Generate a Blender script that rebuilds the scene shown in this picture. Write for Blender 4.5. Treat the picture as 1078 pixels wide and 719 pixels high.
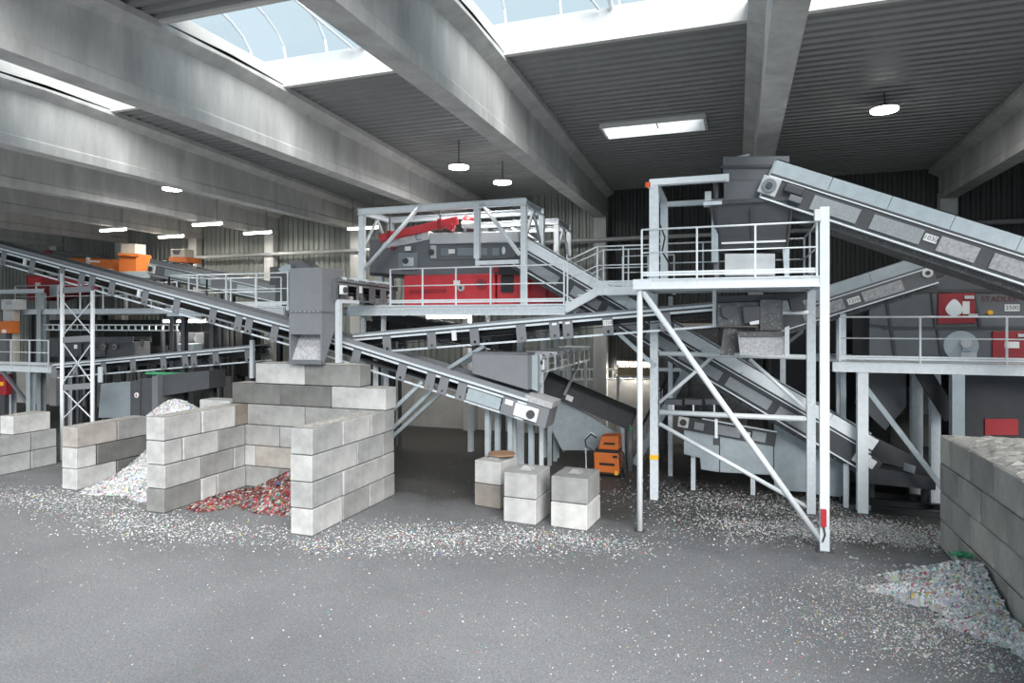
import bpy, bmesh, math, random
from mathutils import Vector, Matrix

random.seed(11)
for o in list(bpy.data.objects):
    bpy.data.objects.remove(o)
scene = bpy.context.scene
C = scene.collection

# ------------------------------------------------------------------ camera
F_PX, HORIZON, U0, CAM_H = 680.0, 338.0, 539.0, 4.8
PSI = math.atan(236.0 / 680.0)
cs, sn = math.cos(PSI), math.sin(PSI)
cam_data = bpy.data.cameras.new('camera')
cam = bpy.data.objects.new('camera', cam_data)
C.objects.link(cam)
cam_data.sensor_width = 36.0
cam_data.lens = F_PX / 1078.0 * 36.0
cam_data.shift_y = -(359.5 - HORIZON) / 1078.0
cam_data.clip_end = 300
cam.location = (0, 0, CAM_H)
cam.rotation_euler = (math.pi / 2, 0, PSI)
scene.camera = cam

# ------------------------------------------------------------------ sky (overcast daylight) and exposure
world = bpy.data.worlds.new('overcast_sky')
scene.world = world
world.use_nodes = True
bg = world.node_tree.nodes['Background']
bg.inputs[0].default_value = (0.66, 0.82, 0.92, 1)
bg.inputs[1].default_value = 0.62
# hazy sun, spread wide by the cloud, from the open yard side
sun_d = bpy.data.lights.new('hazy_sun', 'SUN')
sun_d.energy = 5.5
sun_d.angle = math.radians(50)
sun_d.color = (1.0, 0.985, 0.965)
sun = bpy.data.objects.new('hazy_sun', sun_d)
C.objects.link(sun)
sun.rotation_euler = Vector((-0.50, 0.66, -0.56)).to_track_quat('-Z', 'Y').to_euler()
scene.view_settings.view_transform = 'Standard'
scene.view_settings.look = 'None'
scene.view_settings.gamma = 1.0
scene.view_settings.use_curve_mapping = False
scene.view_settings.exposure = 0.7


# ------------------------------------------------------------------ pixel -> place helpers
def ray(u, v):
    a = (u - U0) / F_PX
    return Vector((-sn + cs * a, cs + sn * a, (HORIZON - v) / F_PX))


def PG(u, v, z=0.0):
    r = ray(u, v)
    t = (z - CAM_H) / r.z
    return Vector((r.x * t, r.y * t, z))


def P(u, v, Y):
    r = ray(u, v)
    t = Y / r.y
    return Vector((r.x * t, Y, CAM_H + r.z * t))


def PX(u, v, X):
    r = ray(u, v)
    t = X / r.x
    return Vector((X, r.y * t, CAM_H + r.z * t))


V = Vector
XA, YA, ZA = V((1, 0, 0)), V((0, 1, 0)), V((0, 0, 1))


# ------------------------------------------------------------------ materials
def new_mat(name):
    m = bpy.data.materials.new(name)
    m.use_nodes = True
    nt = m.node_tree
    return m, nt, nt.nodes['Principled BSDF']


def mat(name, col, rough=0.6, metal=0.0, var=0.12, scale=3.0, bump=0.0, bscale=60.0, stretch=None, spots=0.0, spotcol=(0.6, 0.6, 0.58), objcol=False):
    m, nt, bs = new_mat(name)
    N, L = nt.nodes, nt.links
    tc = N.new('ShaderNodeTexCoord')
    src = tc.outputs['Object']
    if stretch:
        mp = N.new('ShaderNodeMapping')
        mp.inputs['Scale'].default_value = stretch
        L.new(src, mp.inputs['Vector'])
        src = mp.outputs['Vector']
    nz = N.new('ShaderNodeTexNoise')
    nz.inputs['Scale'].default_value = scale
    nz.inputs['Detail'].default_value = 6
    nz.inputs['Roughness'].default_value = 0.65
    L.new(src, nz.inputs['Vector'])
    rp = N.new('ShaderNodeMapRange')
    rp.inputs['From Min'].default_value = 0.3
    rp.inputs['From Max'].default_value = 0.7
    rp.inputs['To Min'].default_value = 1 - var
    rp.inputs['To Max'].default_value = 1 + var
    L.new(nz.outputs['Fac'], rp.inputs['Value'])
    mx = N.new('ShaderNodeVectorMath')
    mx.operation = 'SCALE'
    if objcol:
        oi = N.new('ShaderNodeObjectInfo')
        L.new(oi.outputs['Color'], mx.inputs[0])
    else:
        mx.inputs[0].default_value = col
    L.new(rp.outputs['Result'], mx.inputs['Scale'])
    out = mx.outputs['Vector']
    if spots > 0:
        n2 = N.new('ShaderNodeTexNoise')
        n2.inputs['Scale'].default_value = 22
        n2.inputs['Detail'].default_value = 3
        L.new(tc.outputs['Object'], n2.inputs['Vector'])
        r2 = N.new('ShaderNodeMapRange')
        r2.inputs['From Min'].default_value = 0.62
        r2.inputs['From Max'].default_value = 0.72
        r2.inputs['To Max'].default_value = spots
        L.new(n2.outputs['Fac'], r2.inputs['Value'])
        mm = N.new('ShaderNodeMix')
        mm.data_type = 'RGBA'
        L.new(r2.outputs['Result'], mm.inputs['Factor'])
        L.new(out, mm.inputs[6])
        mm.inputs[7].default_value = (*spotcol, 1)
        out = mm.outputs[2]
    L.new(out, bs.inputs['Base Color'])
    bs.inputs['Roughness'].default_value = rough
    bs.inputs['Metallic'].default_value = metal
    if bump > 0:
        n3 = N.new('ShaderNodeTexNoise')
        n3.inputs['Scale'].default_value = bscale
        n3.inputs['Detail'].default_value = 4
        L.new(tc.outputs['Object'], n3.inputs['Vector'])
        bp = N.new('ShaderNodeBump')
        bp.inputs['Strength'].default_value = bump
        bp.inputs['Distance'].default_value = 0.01
        L.new(n3.outputs['Fac'], bp.inputs['Height'])
        L.new(bp.outputs['Normal'], bs.inputs['Normal'])
    return m


def emit_mat(name, col, strength):
    m, nt, bs = new_mat(name)
    bs.inputs['Base Color'].default_value = (*col, 1)
    bs.inputs['Emission Color'].default_value = (*col, 1)
    bs.inputs['Emission Strength'].default_value = strength
    return m


def floor_mat():
    m, nt, bs = new_mat('asphalt_floor')
    N, L = nt.nodes, nt.links
    tc = N.new('ShaderNodeTexCoord')

    def noise(scale, detail, rough=0.6):
        n = N.new('ShaderNodeTexNoise')
        n.inputs['Scale'].default_value = scale
        n.inputs['Detail'].default_value = detail
        n.inputs['Roughness'].default_value = rough
        L.new(tc.outputs['Object'], n.inputs['Vector'])
        return n.outputs['Fac']
    big = noise(0.28, 5)
    fine = noise(34.0, 4, 0.75)
    cr = N.new('ShaderNodeValToRGB')
    e = cr.color_ramp.elements
    e[0].position, e[0].color = 0.3, (0.138, 0.141, 0.147, 1)
    e[1].position, e[1].color = 0.72, (0.198, 0.202, 0.209, 1)
    L.new(big, cr.inputs['Fac'])
    r2 = N.new('ShaderNodeMapRange')
    r2.inputs['From Min'].default_value = 0.3
    r2.inputs['From Max'].default_value = 0.7
    r2.inputs['To Min'].default_value = 0.55
    r2.inputs['To Max'].default_value = 1.45
    L.new(fine, r2.inputs['Value'])
    mx = N.new('ShaderNodeVectorMath')
    mx.operation = 'SCALE'
    L.new(cr.outputs['Color'], mx.inputs[0])
    L.new(r2.outputs['Result'], mx.inputs['Scale'])
    # dirt tracked around the machines plus the shade there, painted as an irregular zone
    sx = N.new('ShaderNodeSeparateXYZ')
    L.new(tc.outputs['Object'], sx.inputs['Vector'])
    n4 = noise(0.55, 4)
    ad = N.new('ShaderNodeMath')
    ad.operation = 'MULTIPLY_ADD'
    L.new(n4, ad.inputs[0])
    ad.inputs[1].default_value = 5.0
    L.new(sx.outputs['Y'], ad.inputs[2])
    r3 = N.new('ShaderNodeMapRange')
    r3.inputs['From Min'].default_value = 16.8 + 6.4  # floor origin lies at Y = -6.4
    r3.inputs['From Max'].default_value = 19.2 + 6.4
    r3.inputs['To Max'].default_value = 0.85
    L.new(ad.outputs[0], r3.inputs['Value'])
    mm = N.new('ShaderNodeMix')
    mm.data_type = 'RGBA'
    L.new(r3.outputs['Result'], mm.inputs['Factor'])
    L.new(mx.outputs['Vector'], mm.inputs[6])
    mm.inputs[7].default_value = (0.04, 0.037, 0.033, 1)
    L.new(mm.outputs[2], bs.inputs['Base Color'])
    bs.inputs['Roughness'].default_value = 0.62
    bp = N.new('ShaderNodeBump')
    bp.inputs['Strength'].default_value = 0.5
    bp.inputs['Distance'].default_value = 0.01
    L.new(fine, bp.inputs['Height'])
    L.new(bp.outputs['Normal'], bs.inputs['Normal'])
    return m


def flake_mat():
    m, nt, bs = new_mat('plastic_flakes')
    at = nt.nodes.new('ShaderNodeVertexColor')
    at.layer_name = 'Col'
    nt.links.new(at.outputs['Color'], bs.inputs['Base Color'])
    bs.inputs['Roughness'].default_value = 0.45
    return m


def pane_mat():
    m = bpy.data.materials.new('polycarbonate')
    m.use_nodes = True
    nt = m.node_tree
    nt.nodes.clear()
    out = nt.nodes.new('ShaderNodeOutputMaterial')
    tr = nt.nodes.new('ShaderNodeBsdfTransparent')
    tr.inputs[0].default_value = (0.94, 0.96, 0.96, 1)
    gl = nt.nodes.new('ShaderNodeBsdfGlossy')
    gl.inputs['Roughness'].default_value = 0.2
    mx = nt.nodes.new('ShaderNodeMixShader')
    mx.inputs[0].default_value = 0.04
    nt.links.new(tr.outputs[0], mx.inputs[1])
    nt.links.new(gl.outputs[0], mx.inputs[2])
    nt.links.new(mx.outputs[0], out.inputs[0])
    return m


M = {
    'floor': floor_mat(),
    'flakes': flake_mat(),
    'pane': pane_mat(),
    'pane_white': mat('opal_plastic', (0.9, 0.9, 0.88), 0.5, var=0.03),
    'concrete_beam': mat('beam_concrete', (0.52, 0.52, 0.51), 0.85, var=0.22, scale=1.2, bump=0.25, bscale=30, stretch=(1.6, 1.6, 0.35)),
    'block': mat('block_concrete', (0.5, 0.5, 0.5), 0.9, var=0.26, scale=1.7, bump=0.4, bscale=45, objcol=True),
    'wall_concrete': mat('panel_concrete', (0.46, 0.45, 0.43), 0.9, var=0.15, scale=1.5, bump=0.2),
    'deck': mat('roof_sheet', (0.27, 0.277, 0.277), 0.5, 0.3, var=0.08, scale=1.5),
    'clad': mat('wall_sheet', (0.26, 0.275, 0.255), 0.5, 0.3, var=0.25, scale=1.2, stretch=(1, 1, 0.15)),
    'clad_shaded': mat('shaded_wall_sheet', (0.06, 0.06, 0.058), 0.55, 0.1, var=0.25, scale=1.2, stretch=(1, 1, 0.15)),  # same cladding where little light falls, the shade put into its colour
    'galv': mat('galvanised_steel', (0.68, 0.725, 0.76), 0.42, 0.25, var=0.10, scale=9),
    'galv_pale': mat('pale_galvanised_steel', (0.80, 0.84, 0.865), 0.45, 0.12, var=0.07, scale=6),
    'galv_blue': mat('bluish_sheet_steel', (0.40, 0.455, 0.485), 0.42, 0.3, var=0.12, scale=4),
    'panel_grey': mat('blue_grey_panel', (0.19, 0.22, 0.24), 0.5, 0.0, var=0.06),
    'grey': mat('grey_machine_paint', (0.135, 0.142, 0.153), 0.5, 0.0, var=0.08, scale=3),
    'midgrey': mat('mid_grey_paint', (0.185, 0.193, 0.205), 0.5, 0.0, var=0.06, scale=3),
    'dark': mat('anthracite_paint', (0.06, 0.063, 0.069), 0.5, 0.0, var=0.12, scale=4),
    'dusty': mat('dusty_dark_paint', (0.11, 0.112, 0.115), 0.8, 0.0, var=0.3, scale=6, spots=0.7),
    'guard': mat('perforated_guard', (0.30, 0.32, 0.335), 0.6, 0.1, var=0.25, scale=40),
    'dustguard': mat('dusty_guard', (0.40, 0.40, 0.41), 0.85, 0.0, var=0.35, scale=14),
    'rubber': mat('black_rubber', (0.025, 0.025, 0.027), 0.75, var=0.2),
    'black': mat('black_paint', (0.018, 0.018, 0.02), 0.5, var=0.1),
    'red': mat('red_paint', (0.52, 0.035, 0.045), 0.42, var=0.1),
    'darkred': mat('dark_red_paint', (0.30, 0.022, 0.03), 0.5, var=0.1),
    'orange': mat('orange_paint', (0.58, 0.15, 0.03), 0.45, var=0.08),
    'curb_white': mat('white_sheet', (0.62, 0.61, 0.59), 0.5, var=0.05),
    'white': mat('white_plastic', (0.80, 0.80, 0.79), 0.45, var=0.03),
    'silver': mat('silver_housing', (0.55, 0.56, 0.57), 0.4, 0.2, var=0.06),
    'cream': mat('cream_sheet', (0.55, 0.50, 0.43), 0.7, var=0.1),
    'yellow': mat('yellow_tape', (0.85, 0.45, 0.02), 0.5, var=0.05),
    'green': mat('green_paint', (0.05, 0.30, 0.14), 0.5, var=0.05),
    'wood': mat('planed_timber', (0.50, 0.38, 0.24), 0.7, var=0.15, scale=4),
    'blue_ink': mat('blue_print', (0.03, 0.06, 0.25), 0.5, var=0.0),
    'ink': mat('black_print', (0.015, 0.015, 0.015), 0.5, var=0.0),
    'faded_red': mat('faded_red_print', (0.16, 0.035, 0.035), 0.6, var=0.0),
    'lamp': emit_mat('lamp_glow', (1.0, 0.98, 0.94), 14.0),
    'tube': emit_mat('tube_glow', (1.0, 0.95, 0.85), 9.0),
    'amber': mat('amber_lens', (0.75, 0.12, 0.02), 0.3, var=0.02),
    'dirt': mat('dusty_debris', (0.36, 0.345, 0.32), 0.95, var=0.5, scale=16, bump=0.6, bscale=40),
    'cable': mat('cable_sheath', (0.03, 0.03, 0.03), 0.6, var=0.05),
}

# ------------------------------------------------------------------ mesh helpers
WLOC = {}


class MB:
    def __init__(self):
        self.v, self.f = [], []

    def hexa(self, p):
        """p: 8 points, bottom loop 0-3 and top loop 4-7"""
        n = len(self.v)
        self.v += [V(q) for q in p]
        self.f += [(n, n + 3, n + 2, n + 1), (n + 4, n + 5, n + 6, n + 7), (n, n + 1, n + 5, n + 4),
                   (n + 1, n + 2, n + 6, n + 5), (n + 2, n + 3, n + 7, n + 6), (n + 3, n, n + 4, n + 7)]
        return self

    def box(self, x0, x1, y0, y1, z0, z1):
        return self.hexa([(x0, y0, z0), (x1, y0, z0), (x1, y1, z0), (x0, y1, z0), (x0, y0, z1), (x1, y0, z1), (x1, y1, z1), (x0, y1, z1)])

    def fbox(self, fr, s0, s1, t0, t1, n0, n1):
        q = fr.pt
        return self.hexa([q(s0, t0, n0), q(s1, t0, n0), q(s1, t1, n0), q(s0, t1, n0), q(s0, t0, n1), q(s1, t0, n1), q(s1, t1, n1), q(s0, t1, n1)])

    def beam(self, p, q, w, h, up=ZA):
        p, q = V(p), V(q)
        d = (q - p).normalized()
        if abs(d.dot(up)) > 0.98:
            up = YA
        sd = d.cross(up).normalized()
        u2 = sd.cross(d).normalized()
        a, b = sd * w / 2, u2 * h / 2
        return self.hexa([p - a - b, p + a - b, p + a + b, p - a + b, q - a - b, q + a - b, q + a + b, q - a + b])

    def hbeam(self, p, q, w, h, t=0.018, up=YA):
        p, q = V(p), V(q)
        d = (q - p).normalized()
        if abs(d.dot(up)) > 0.98:
            up = ZA
        sd = d.cross(up).normalized()
        u2 = sd.cross(d).normalized()
        o = u2 * (h / 2 - t / 2)
        self.beam(p + o, q + o, w, t, up)
        self.beam(p - o, q - o, w, t, up)
        self.beam(p, q, t, h - 2 * t, up)
        return self

    def tube(self, p, q, r, n=10, r2=None):
        p, q = V(p), V(q)
        r2 = r if r2 is None else r2
        d = (q - p).normalized()
        up = ZA if abs(d.z) < 0.9 else XA
        a = d.cross(up).normalized()
        b = a.cross(d).normalized()
        k = len(self.v)
        for i in range(n):
            t = 2 * math.pi * i / n
            o = a * math.cos(t) + b * math.sin(t)
            self.v += [p + o * r, q + o * r2]
        for i in range(n):
            j = (i + 1) % n
            self.f.append((k + 2 * i, k + 2 * j, k + 2 * j + 1, k + 2 * i + 1))
        self.f.append(tuple(k + 2 * i for i in range(n))[::-1])
        self.f.append(tuple(k + 2 * i + 1 for i in range(n)))
        return self

    def pipe(self, pts, r, n=8):
        for a, b in zip(pts[:-1], pts[1:]):
            self.tube(a, b, r, n)
        return self

    def prism(self, poly, ext):
        k, n = len(self.v), len(poly)
        ext = V(ext)
        self.v += [V(p) for p in poly] + [V(p) + ext for p in poly]
        self.f.append(tuple(range(k, k + n))[::-1])
        self.f.append(tuple(range(k + n, k + 2 * n)))
        for i in range(n):
            j = (i + 1) % n
            self.f.append((k + i, k + j, k + n + j, k + n + i))
        return self

    def quad(self, a, b, c, d):
        k = len(self.v)
        self.v += [V(a), V(b), V(c), V(d)]
        self.f.append((k, k + 1, k + 2, k + 3))
        return self

    def build(self, name, m, parent=None, bevel=0.0, smooth=False, label=None, fix=True):
        n = len(self.v)
        lo = V((min(p.x for p in self.v), min(p.y for p in self.v), min(p.z for p in self.v)))
        hi = V((max(p.x for p in self.v), max(p.y for p in self.v), max(p.z for p in self.v)))
        c = V(((lo.x + hi.x) / 2, (lo.y + hi.y) / 2, lo.z))
        me = bpy.data.meshes.new(name)
        me.from_pydata([p - c for p in self.v], [], self.f)
        if fix:
            bm = bmesh.new()
            bm.from_mesh(me)
            bmesh.ops.recalc_face_normals(bm, faces=bm.faces)
            bm.to_mesh(me)
            bm.free()
        if smooth:
            for p in me.polygons:
                p.use_smooth = len(p.vertices) == 4
        me.materials.append(M[m] if isinstance(m, str) else m)
        o = bpy.data.objects.new(name, me)
        link(o, c, parent)
        if bevel:
            b = o.modifiers.new('bevel', 'BEVEL')
            b.width = bevel
            b.segments = 2
            b.limit_method = 'ANGLE'
        if label:
            o['label'] = label
        return o


def link(o, wl, parent=None):
    C.objects.link(o)
    WLOC[o.name] = V(wl)
    if parent is not None:
        o.parent = parent
        o.location = V(wl) - WLOC[parent.name]
    else:
        o.location = wl
    return o


def thing(name, label, cat, loc, group=None):
    o = bpy.data.objects.new(name, None)
    o.empty_display_size = 0.2
    link(o, V(loc))
    o['label'], o['category'] = label, cat
    if group:
        o['group'] = group
    return o


def tag(o, label, cat, group=None, kind=None):
    o['label'], o['category'] = label, cat
    if group:
        o['group'] = group
    if kind:
        o['kind'] = kind
    return o


def structure(o, label=None, cat=None):
    o['kind'] = 'structure'
    if label:
        o['label'] = label
    if cat:
        o['category'] = cat
    return o


class Frame:
    def __init__(self, o, e1, e2):
        self.o, self.e1, self.e2 = V(o), V(e1).normalized(), V(e2).normalized()
        n = self.e1.cross(self.e2)
        self.e3 = n if n.z > 0 else -n
        self.e3.normalize()

    def pt(self, s, t, n):
        return self.o + self.e1 * s + self.e2 * t + self.e3 * n


def text_on(parent, txt, origin, right, up, size, m, name='lettering'):
    cu = bpy.data.curves.new('t', 'FONT')
    cu.body = txt
    cu.size = size
    cu.align_x, cu.align_y = 'CENTER', 'CENTER'
    cu.extrude = 0.002
    tmp = bpy.data.objects.new('t', cu)
    me = bpy.data.meshes.new_from_object(tmp)
    bpy.data.objects.remove(tmp)
    me.name = name
    me.materials.clear()
    me.materials.append(M[m])
    r, u = V(right).normalized(), V(up).normalized()
    w = r.cross(u)
    for vtx in me.vertices:
        c = vtx.co
        vtx.co = r * c.x + u * c.y + w * c.z
    o = bpy.data.objects.new(name, me)
    return link(o, V(origin), parent)


def sign(parent, txt, center, right, up, w, h, size, m='white', ink='ink', name='number_sign', thick=0.012):
    r, u = V(right).normalized(), V(up).normalized()
    n = r.cross(u)
    c = V(center)
    a, b = r * w / 2, u * h / 2
    t = n * thick
    mb = MB().hexa([c - a - b, c + a - b, c + a - b + t, c - a - b + t, c - a + b, c + a + b, c + a + b + t, c - a + b + t])
    o = mb.build(name, m, parent, label='white sign plate with dark lettering' if txt else 'small white sign plate')
    if txt:
        text_on(o, txt, c + n * (thick + 0.001), r, u, size, ink)
    return o


# ================================================================== THE HALL
WALL_Y = 26.5
BEAM_Z = 9.05
SK0, SK1, RIDGE = 9.7, 13.2, 11.45


def deck_z(y):
    return 10.70 - 0.034 * abs(y - RIDGE)


floor = MB().box(-60, 30, -40, 27.2, -0.3, 0.0).build('floor', 'floor')
structure(floor, 'grey asphalt floor strewn with plastic flakes', 'floor')

# back wall: corrugated cladding above concrete base panels
bx = [-36.6, -31.6, -26.5, -21.7, -16.8, -11.05, -5.26, 0.7, 6.95, 12.9]
mb = MB()
x = -44.0
pitch = 0.30
prof = [(0, 0), (0.10, 0), (0.14, 0.05), (0.26, 0.05), (0.30, 0)]
wall_mbs = {'clad': MB(), 'clad_shaded': MB()}
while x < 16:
    mb = wall_mbs['clad' if x < -5.3 else 'clad_shaded']
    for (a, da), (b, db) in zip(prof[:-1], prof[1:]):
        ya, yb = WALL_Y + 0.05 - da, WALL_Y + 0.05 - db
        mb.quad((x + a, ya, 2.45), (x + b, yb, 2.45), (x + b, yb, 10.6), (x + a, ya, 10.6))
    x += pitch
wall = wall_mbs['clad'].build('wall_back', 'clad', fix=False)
wall2 = wall_mbs['clad_shaded'].build('wall_back', 'clad_shaded', fix=False)
structure(wall2, 'corrugated sheet metal rear wall behind the tower, shade painted into its colour', 'wall')
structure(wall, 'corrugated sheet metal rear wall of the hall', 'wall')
for i in range(10):
    a = -44 + i * 6.0
    MB().box(a + 0.01, a + 5.99, WALL_Y - 0.04, WALL_Y + 0.22, 0, 2.45).build('concrete_panel', 'wall_concrete', wall)
for xx, nm in ((-44.2, 'wall_left'), (16.2, 'wall_right')):
    mb = MB()
    y = 2.0
    while y < 26.5:
        sg = 1 if nm == 'wall_left' else -1
        for (a, da), (b, db) in zip(prof[:-1], prof[1:]):
            mb.quad((xx + sg * da, y + a, 0), (xx + sg * db, y + b, 0), (xx + sg * db, y + b, 10.7), (xx + sg * da, y + a, 10.7))
        y += pitch
    structure(mb.build(nm, 'clad', fix=False), 'corrugated side wall of the hall', 'wall')

# columns under the beams
for x in bx:
    structure(MB().box(x - 0.27, x + 0.27, WALL_Y - 0.45, WALL_Y - 0.05, 0, BEAM_Z).build('concrete_column', 'concrete_beam', bevel=0.02),
              'concrete column against the rear wall under a roof beam', 'column')['group'] = 'wall columns'

# roof beams: precast I girders with sloping tops
ROOF_Y0 = 5.0  # unseen front of the roof cut back so daylight reaches deeper


def roof_beam(x):
    mb = MB()
    ys = [ROOF_Y0, RIDGE - 1.9, RIDGE, RIDGE + 1.9, WALL_Y]
    rings = []
    for y in ys:
        zt = deck_z(y) - 0.0
        zb = BEAM_Z
        pr = [(-0.24, zb), (0.24, zb), (0.24, zb + 0.24), (0.20, zb + 0.29), (0.20, zt - 0.30), (0.50, zt - 0.14), (0.50, zt),
              (-0.50, zt), (-0.50, zt - 0.14), (-0.20, zt - 0.30), (-0.20, zb + 0.29), (-0.24, zb + 0.24)]
        k = len(mb.v)
        mb.v += [V((x + a, y, b)) for a, b in pr]
        rings.append(k)
    n = 12
    for k0, k1 in zip(rings[:-1], rings[1:]):
        for i in range(n):
            j = (i + 1) % n
            mb.f.append((k0 + i, k0 + j, k1 + j, k1 + i))
    mb.f.append(tuple(rings[0] + i for i in range(n)))
    mb.f.append(tuple(rings[-1] + i for i in range(n))[::-1])
    o = mb.build('roof_beam', 'concrete_beam')
    return structure(o, 'deep precast concrete roof beam', 'beam')


for x in bx:
    roof_beam(x)['group'] = 'roof beams'

# trapezoidal roof deck, bay by bay, ribs running across
HOLE = (-3.72, -0.80, 18.47, 19.68)


def deck_rows(x0, x1, y0, y1, hole=None):
    mb = MB()
    y = y0
    pp = 0.30
    pr = [(0, 0), (0.13, 0), (0.16, 0.06), (0.27, 0.06), (0.30, 0)]
    while y < y1 - 1e-4:
        for (a, da), (b, db) in zip(pr[:-1], pr[1:]):
            ya, yb = min(y + a, y1), min(y + b, y1)
            if yb - ya < 1e-5:
                continue
            za, zb = deck_z(ya) + da, deck_z(yb) + db
            spans = [(x0, x1)]
            if hole and yb > hole[2] and ya < hole[3]:
                spans = [(x0, hole[0]), (hole[1], x1)]
            for p, q in spans:
                mb.quad((p, ya, za), (q, ya, za), (q, yb, zb), (p, yb, zb))
        y += pp
    return mb


edges = [-44.0] + bx + [16.0]
for x0, x1 in zip(edges[:-1], edges[1:]):
    hole = HOLE if x0 < -2 < x1 else None
    sk = x0 > -17
    o = deck_rows(x0, x1, (SK1 + 0.05) if sk else SK0 - .05, WALL_Y + 0.1, hole).build('ceiling', 'deck', fix=False)
    structure(o, 'grey trapezoidal sheet roof deck between concrete beams', 'ceiling')
    o = deck_rows(x0, x1, ROOF_Y0, SK0 - 0.05).build('ceiling', 'deck', fix=False)
    structure(o, 'grey trapezoidal sheet roof deck before the skylight', 'ceiling')
    # solid roof build-up above the sheet
    mb = MB()
    zz = 0.09
    segs = [((SK1 + 0.05) if sk else SK0 - .05, WALL_Y + 0.1)] if not hole else [(SK1 + 0.05, hole[2]), (hole[3], WALL_Y + 0.1)]
    for y0, y1 in segs + [(ROOF_Y0, SK0 - 0.05)]:
        mb.hexa([(x0, y0, deck_z(y0) + zz), (x1, y0, deck_z(y0) + zz), (x1, y1, deck_z(y1) + zz), (x0, y1, deck_z(y1) + zz),
                 (x0, y0, deck_z(y0) + .3), (x1, y0, deck_z(y0) + .3), (x1, y1, deck_z(y1) + .3), (x0, y1, deck_z(y1) + .3)])
    if hole:
        for p, q in ((x0, hole[0]), (hole[1], x1)):
            y0, y1 = hole[2], hole[3]
            mb.hexa([(p, y0, deck_z(y0) + zz), (q, y0, deck_z(y0) + zz), (q, y1, deck_z(y1) + zz), (p, y1, deck_z(y1) + zz),
                     (p, y0, deck_z(y0) + .3), (q, y0, deck_z(y0) + .3), (q, y1, deck_z(y1) + .3), (p, y1, deck_z(y1) + .3)])
    mb.build('roof_insulation', 'dark', o)

# barrel skylight over the ridge: curbs, arched ribs and panes, one window per bay
wn = 0
for x0, x1 in zip(edges[:-1], edges[1:]):
    if x0 < -17:
        continue
    wn += 1
    a, b = x0 + (0.5 if x0 > -44 else 0), x1 - (0.5 if x1 < 16 else 0)
    w = bpy.data.objects.new('window_%d' % wn, None)
    link(w, V(((a + b) / 2, RIDGE, 10.6)))
    structure(w, 'barrel vaulted ribbed skylight strip between two roof beams', 'skylight')
    for yc, s in ((SK1, 1), (SK0, -1)):
        zc = deck_z(yc)
        MB().box(a - 0.5, b + 0.5, min(yc, yc + s * 0.14), max(yc, yc + s * 0.14), zc - 0.06, zc + 0.34).build('curb', 'curb_white', w, bevel=0.01)
        MB().box(a - 0.5, b + 0.5, min(yc + s * .06, yc + s * 0.2), max(yc + s * .06, yc + s * 0.2), zc + 0.34, zc + 0.66).build('curb_frame', 'silver', w)
    for xs_ in (a - .04, b):
        MB().box(xs_, xs_ + .04, SK0, SK1, deck_z(SK1) - .02, deck_z(SK1) + .3).build('side_flashing', 'curb_white', w)
    n = max(2, int((b - a) / 1.15))
    z0 = deck_z(SK1) + 0.64
    R, NS = 0.95, 10
    half = (SK1 - SK0) / 2 + 0.1

    def arc(k):
        t = math.pi * k / NS
        return (RIDGE - half * math.cos(t), z0 + R * math.sin(t))
    for i in range(n + 1):
        xx = a + (b - a) * i / n
        pts = [V((xx, *arc(k))) for k in range(NS + 1)]
        MB().pipe(pts, 0.035, 6).build('rib', 'galv', w)
        if i < n:
            xb = a + (b - a) * (i + 1) / n
            mb = MB()
            for k in range(NS):
                p, q = arc(k), arc(k + 1)
                mb.quad((xx, p[0], p[1] + .03), (xb, p[0], p[1] + .03), (xb, q[0], q[1] + .03), (xx, q[0], q[1] + .03))
            mb.build('pane', 'pane', w, fix=False)
    # opening motor strut
    xm = a + (b - a) * 0.42
    MB().tube((xm, SK1 - 0.05, z0 - 0.05), (xm - 0.9, RIDGE, z0 + R - 0.1), 0.03, 8).build('strut', 'galv', w)
    MB().tube((xm + 0.25, SK1, z0 - 0.02), (xm + 0.2, SK1 - 0.75, z0 + 0.55), 0.05, 8).build('opening_motor', 'galv', w)
# single roof light in the deck
w = bpy.data.objects.new('window_20', None)
link(w, V((-2.26, 19.07, 10.4)))
structure(w, 'small rectangular roof light set in the sheet roof', 'skylight')
zz = deck_z(19)
for q in ((HOLE[0] - .02, HOLE[0] + .05, HOLE[2], HOLE[3]), (HOLE[1] - .05, HOLE[1] + .02, HOLE[2], HOLE[3]),
          (HOLE[0], HOLE[1], HOLE[2] - .02, HOLE[2] + .05), (HOLE[0], HOLE[1], HOLE[3] - .05, HOLE[3] + .02)):
    MB().box(*q, zz - .08, zz + .55).build('frame', 'white', w)
MB().box(HOLE[0], HOLE[1], HOLE[2], HOLE[3], zz + .50, zz + .53).build('pane', 'pane', w)
MB().tube((-2.2, HOLE[3] - .1, zz + .1), (-2.25, HOLE[2] + .1, zz + .45), 0.02, 6).build('opening_motor', 'dark', w)

# pipe along the rear wall
structure(MB().tube((-27.5, WALL_Y - 0.55, 8.05), (12, WALL_Y - 0.55, 8.15), 0.085, 10).build('trim_1', 'silver', smooth=True), 'long grey pipe running along the rear wall', 'pipe')


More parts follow.
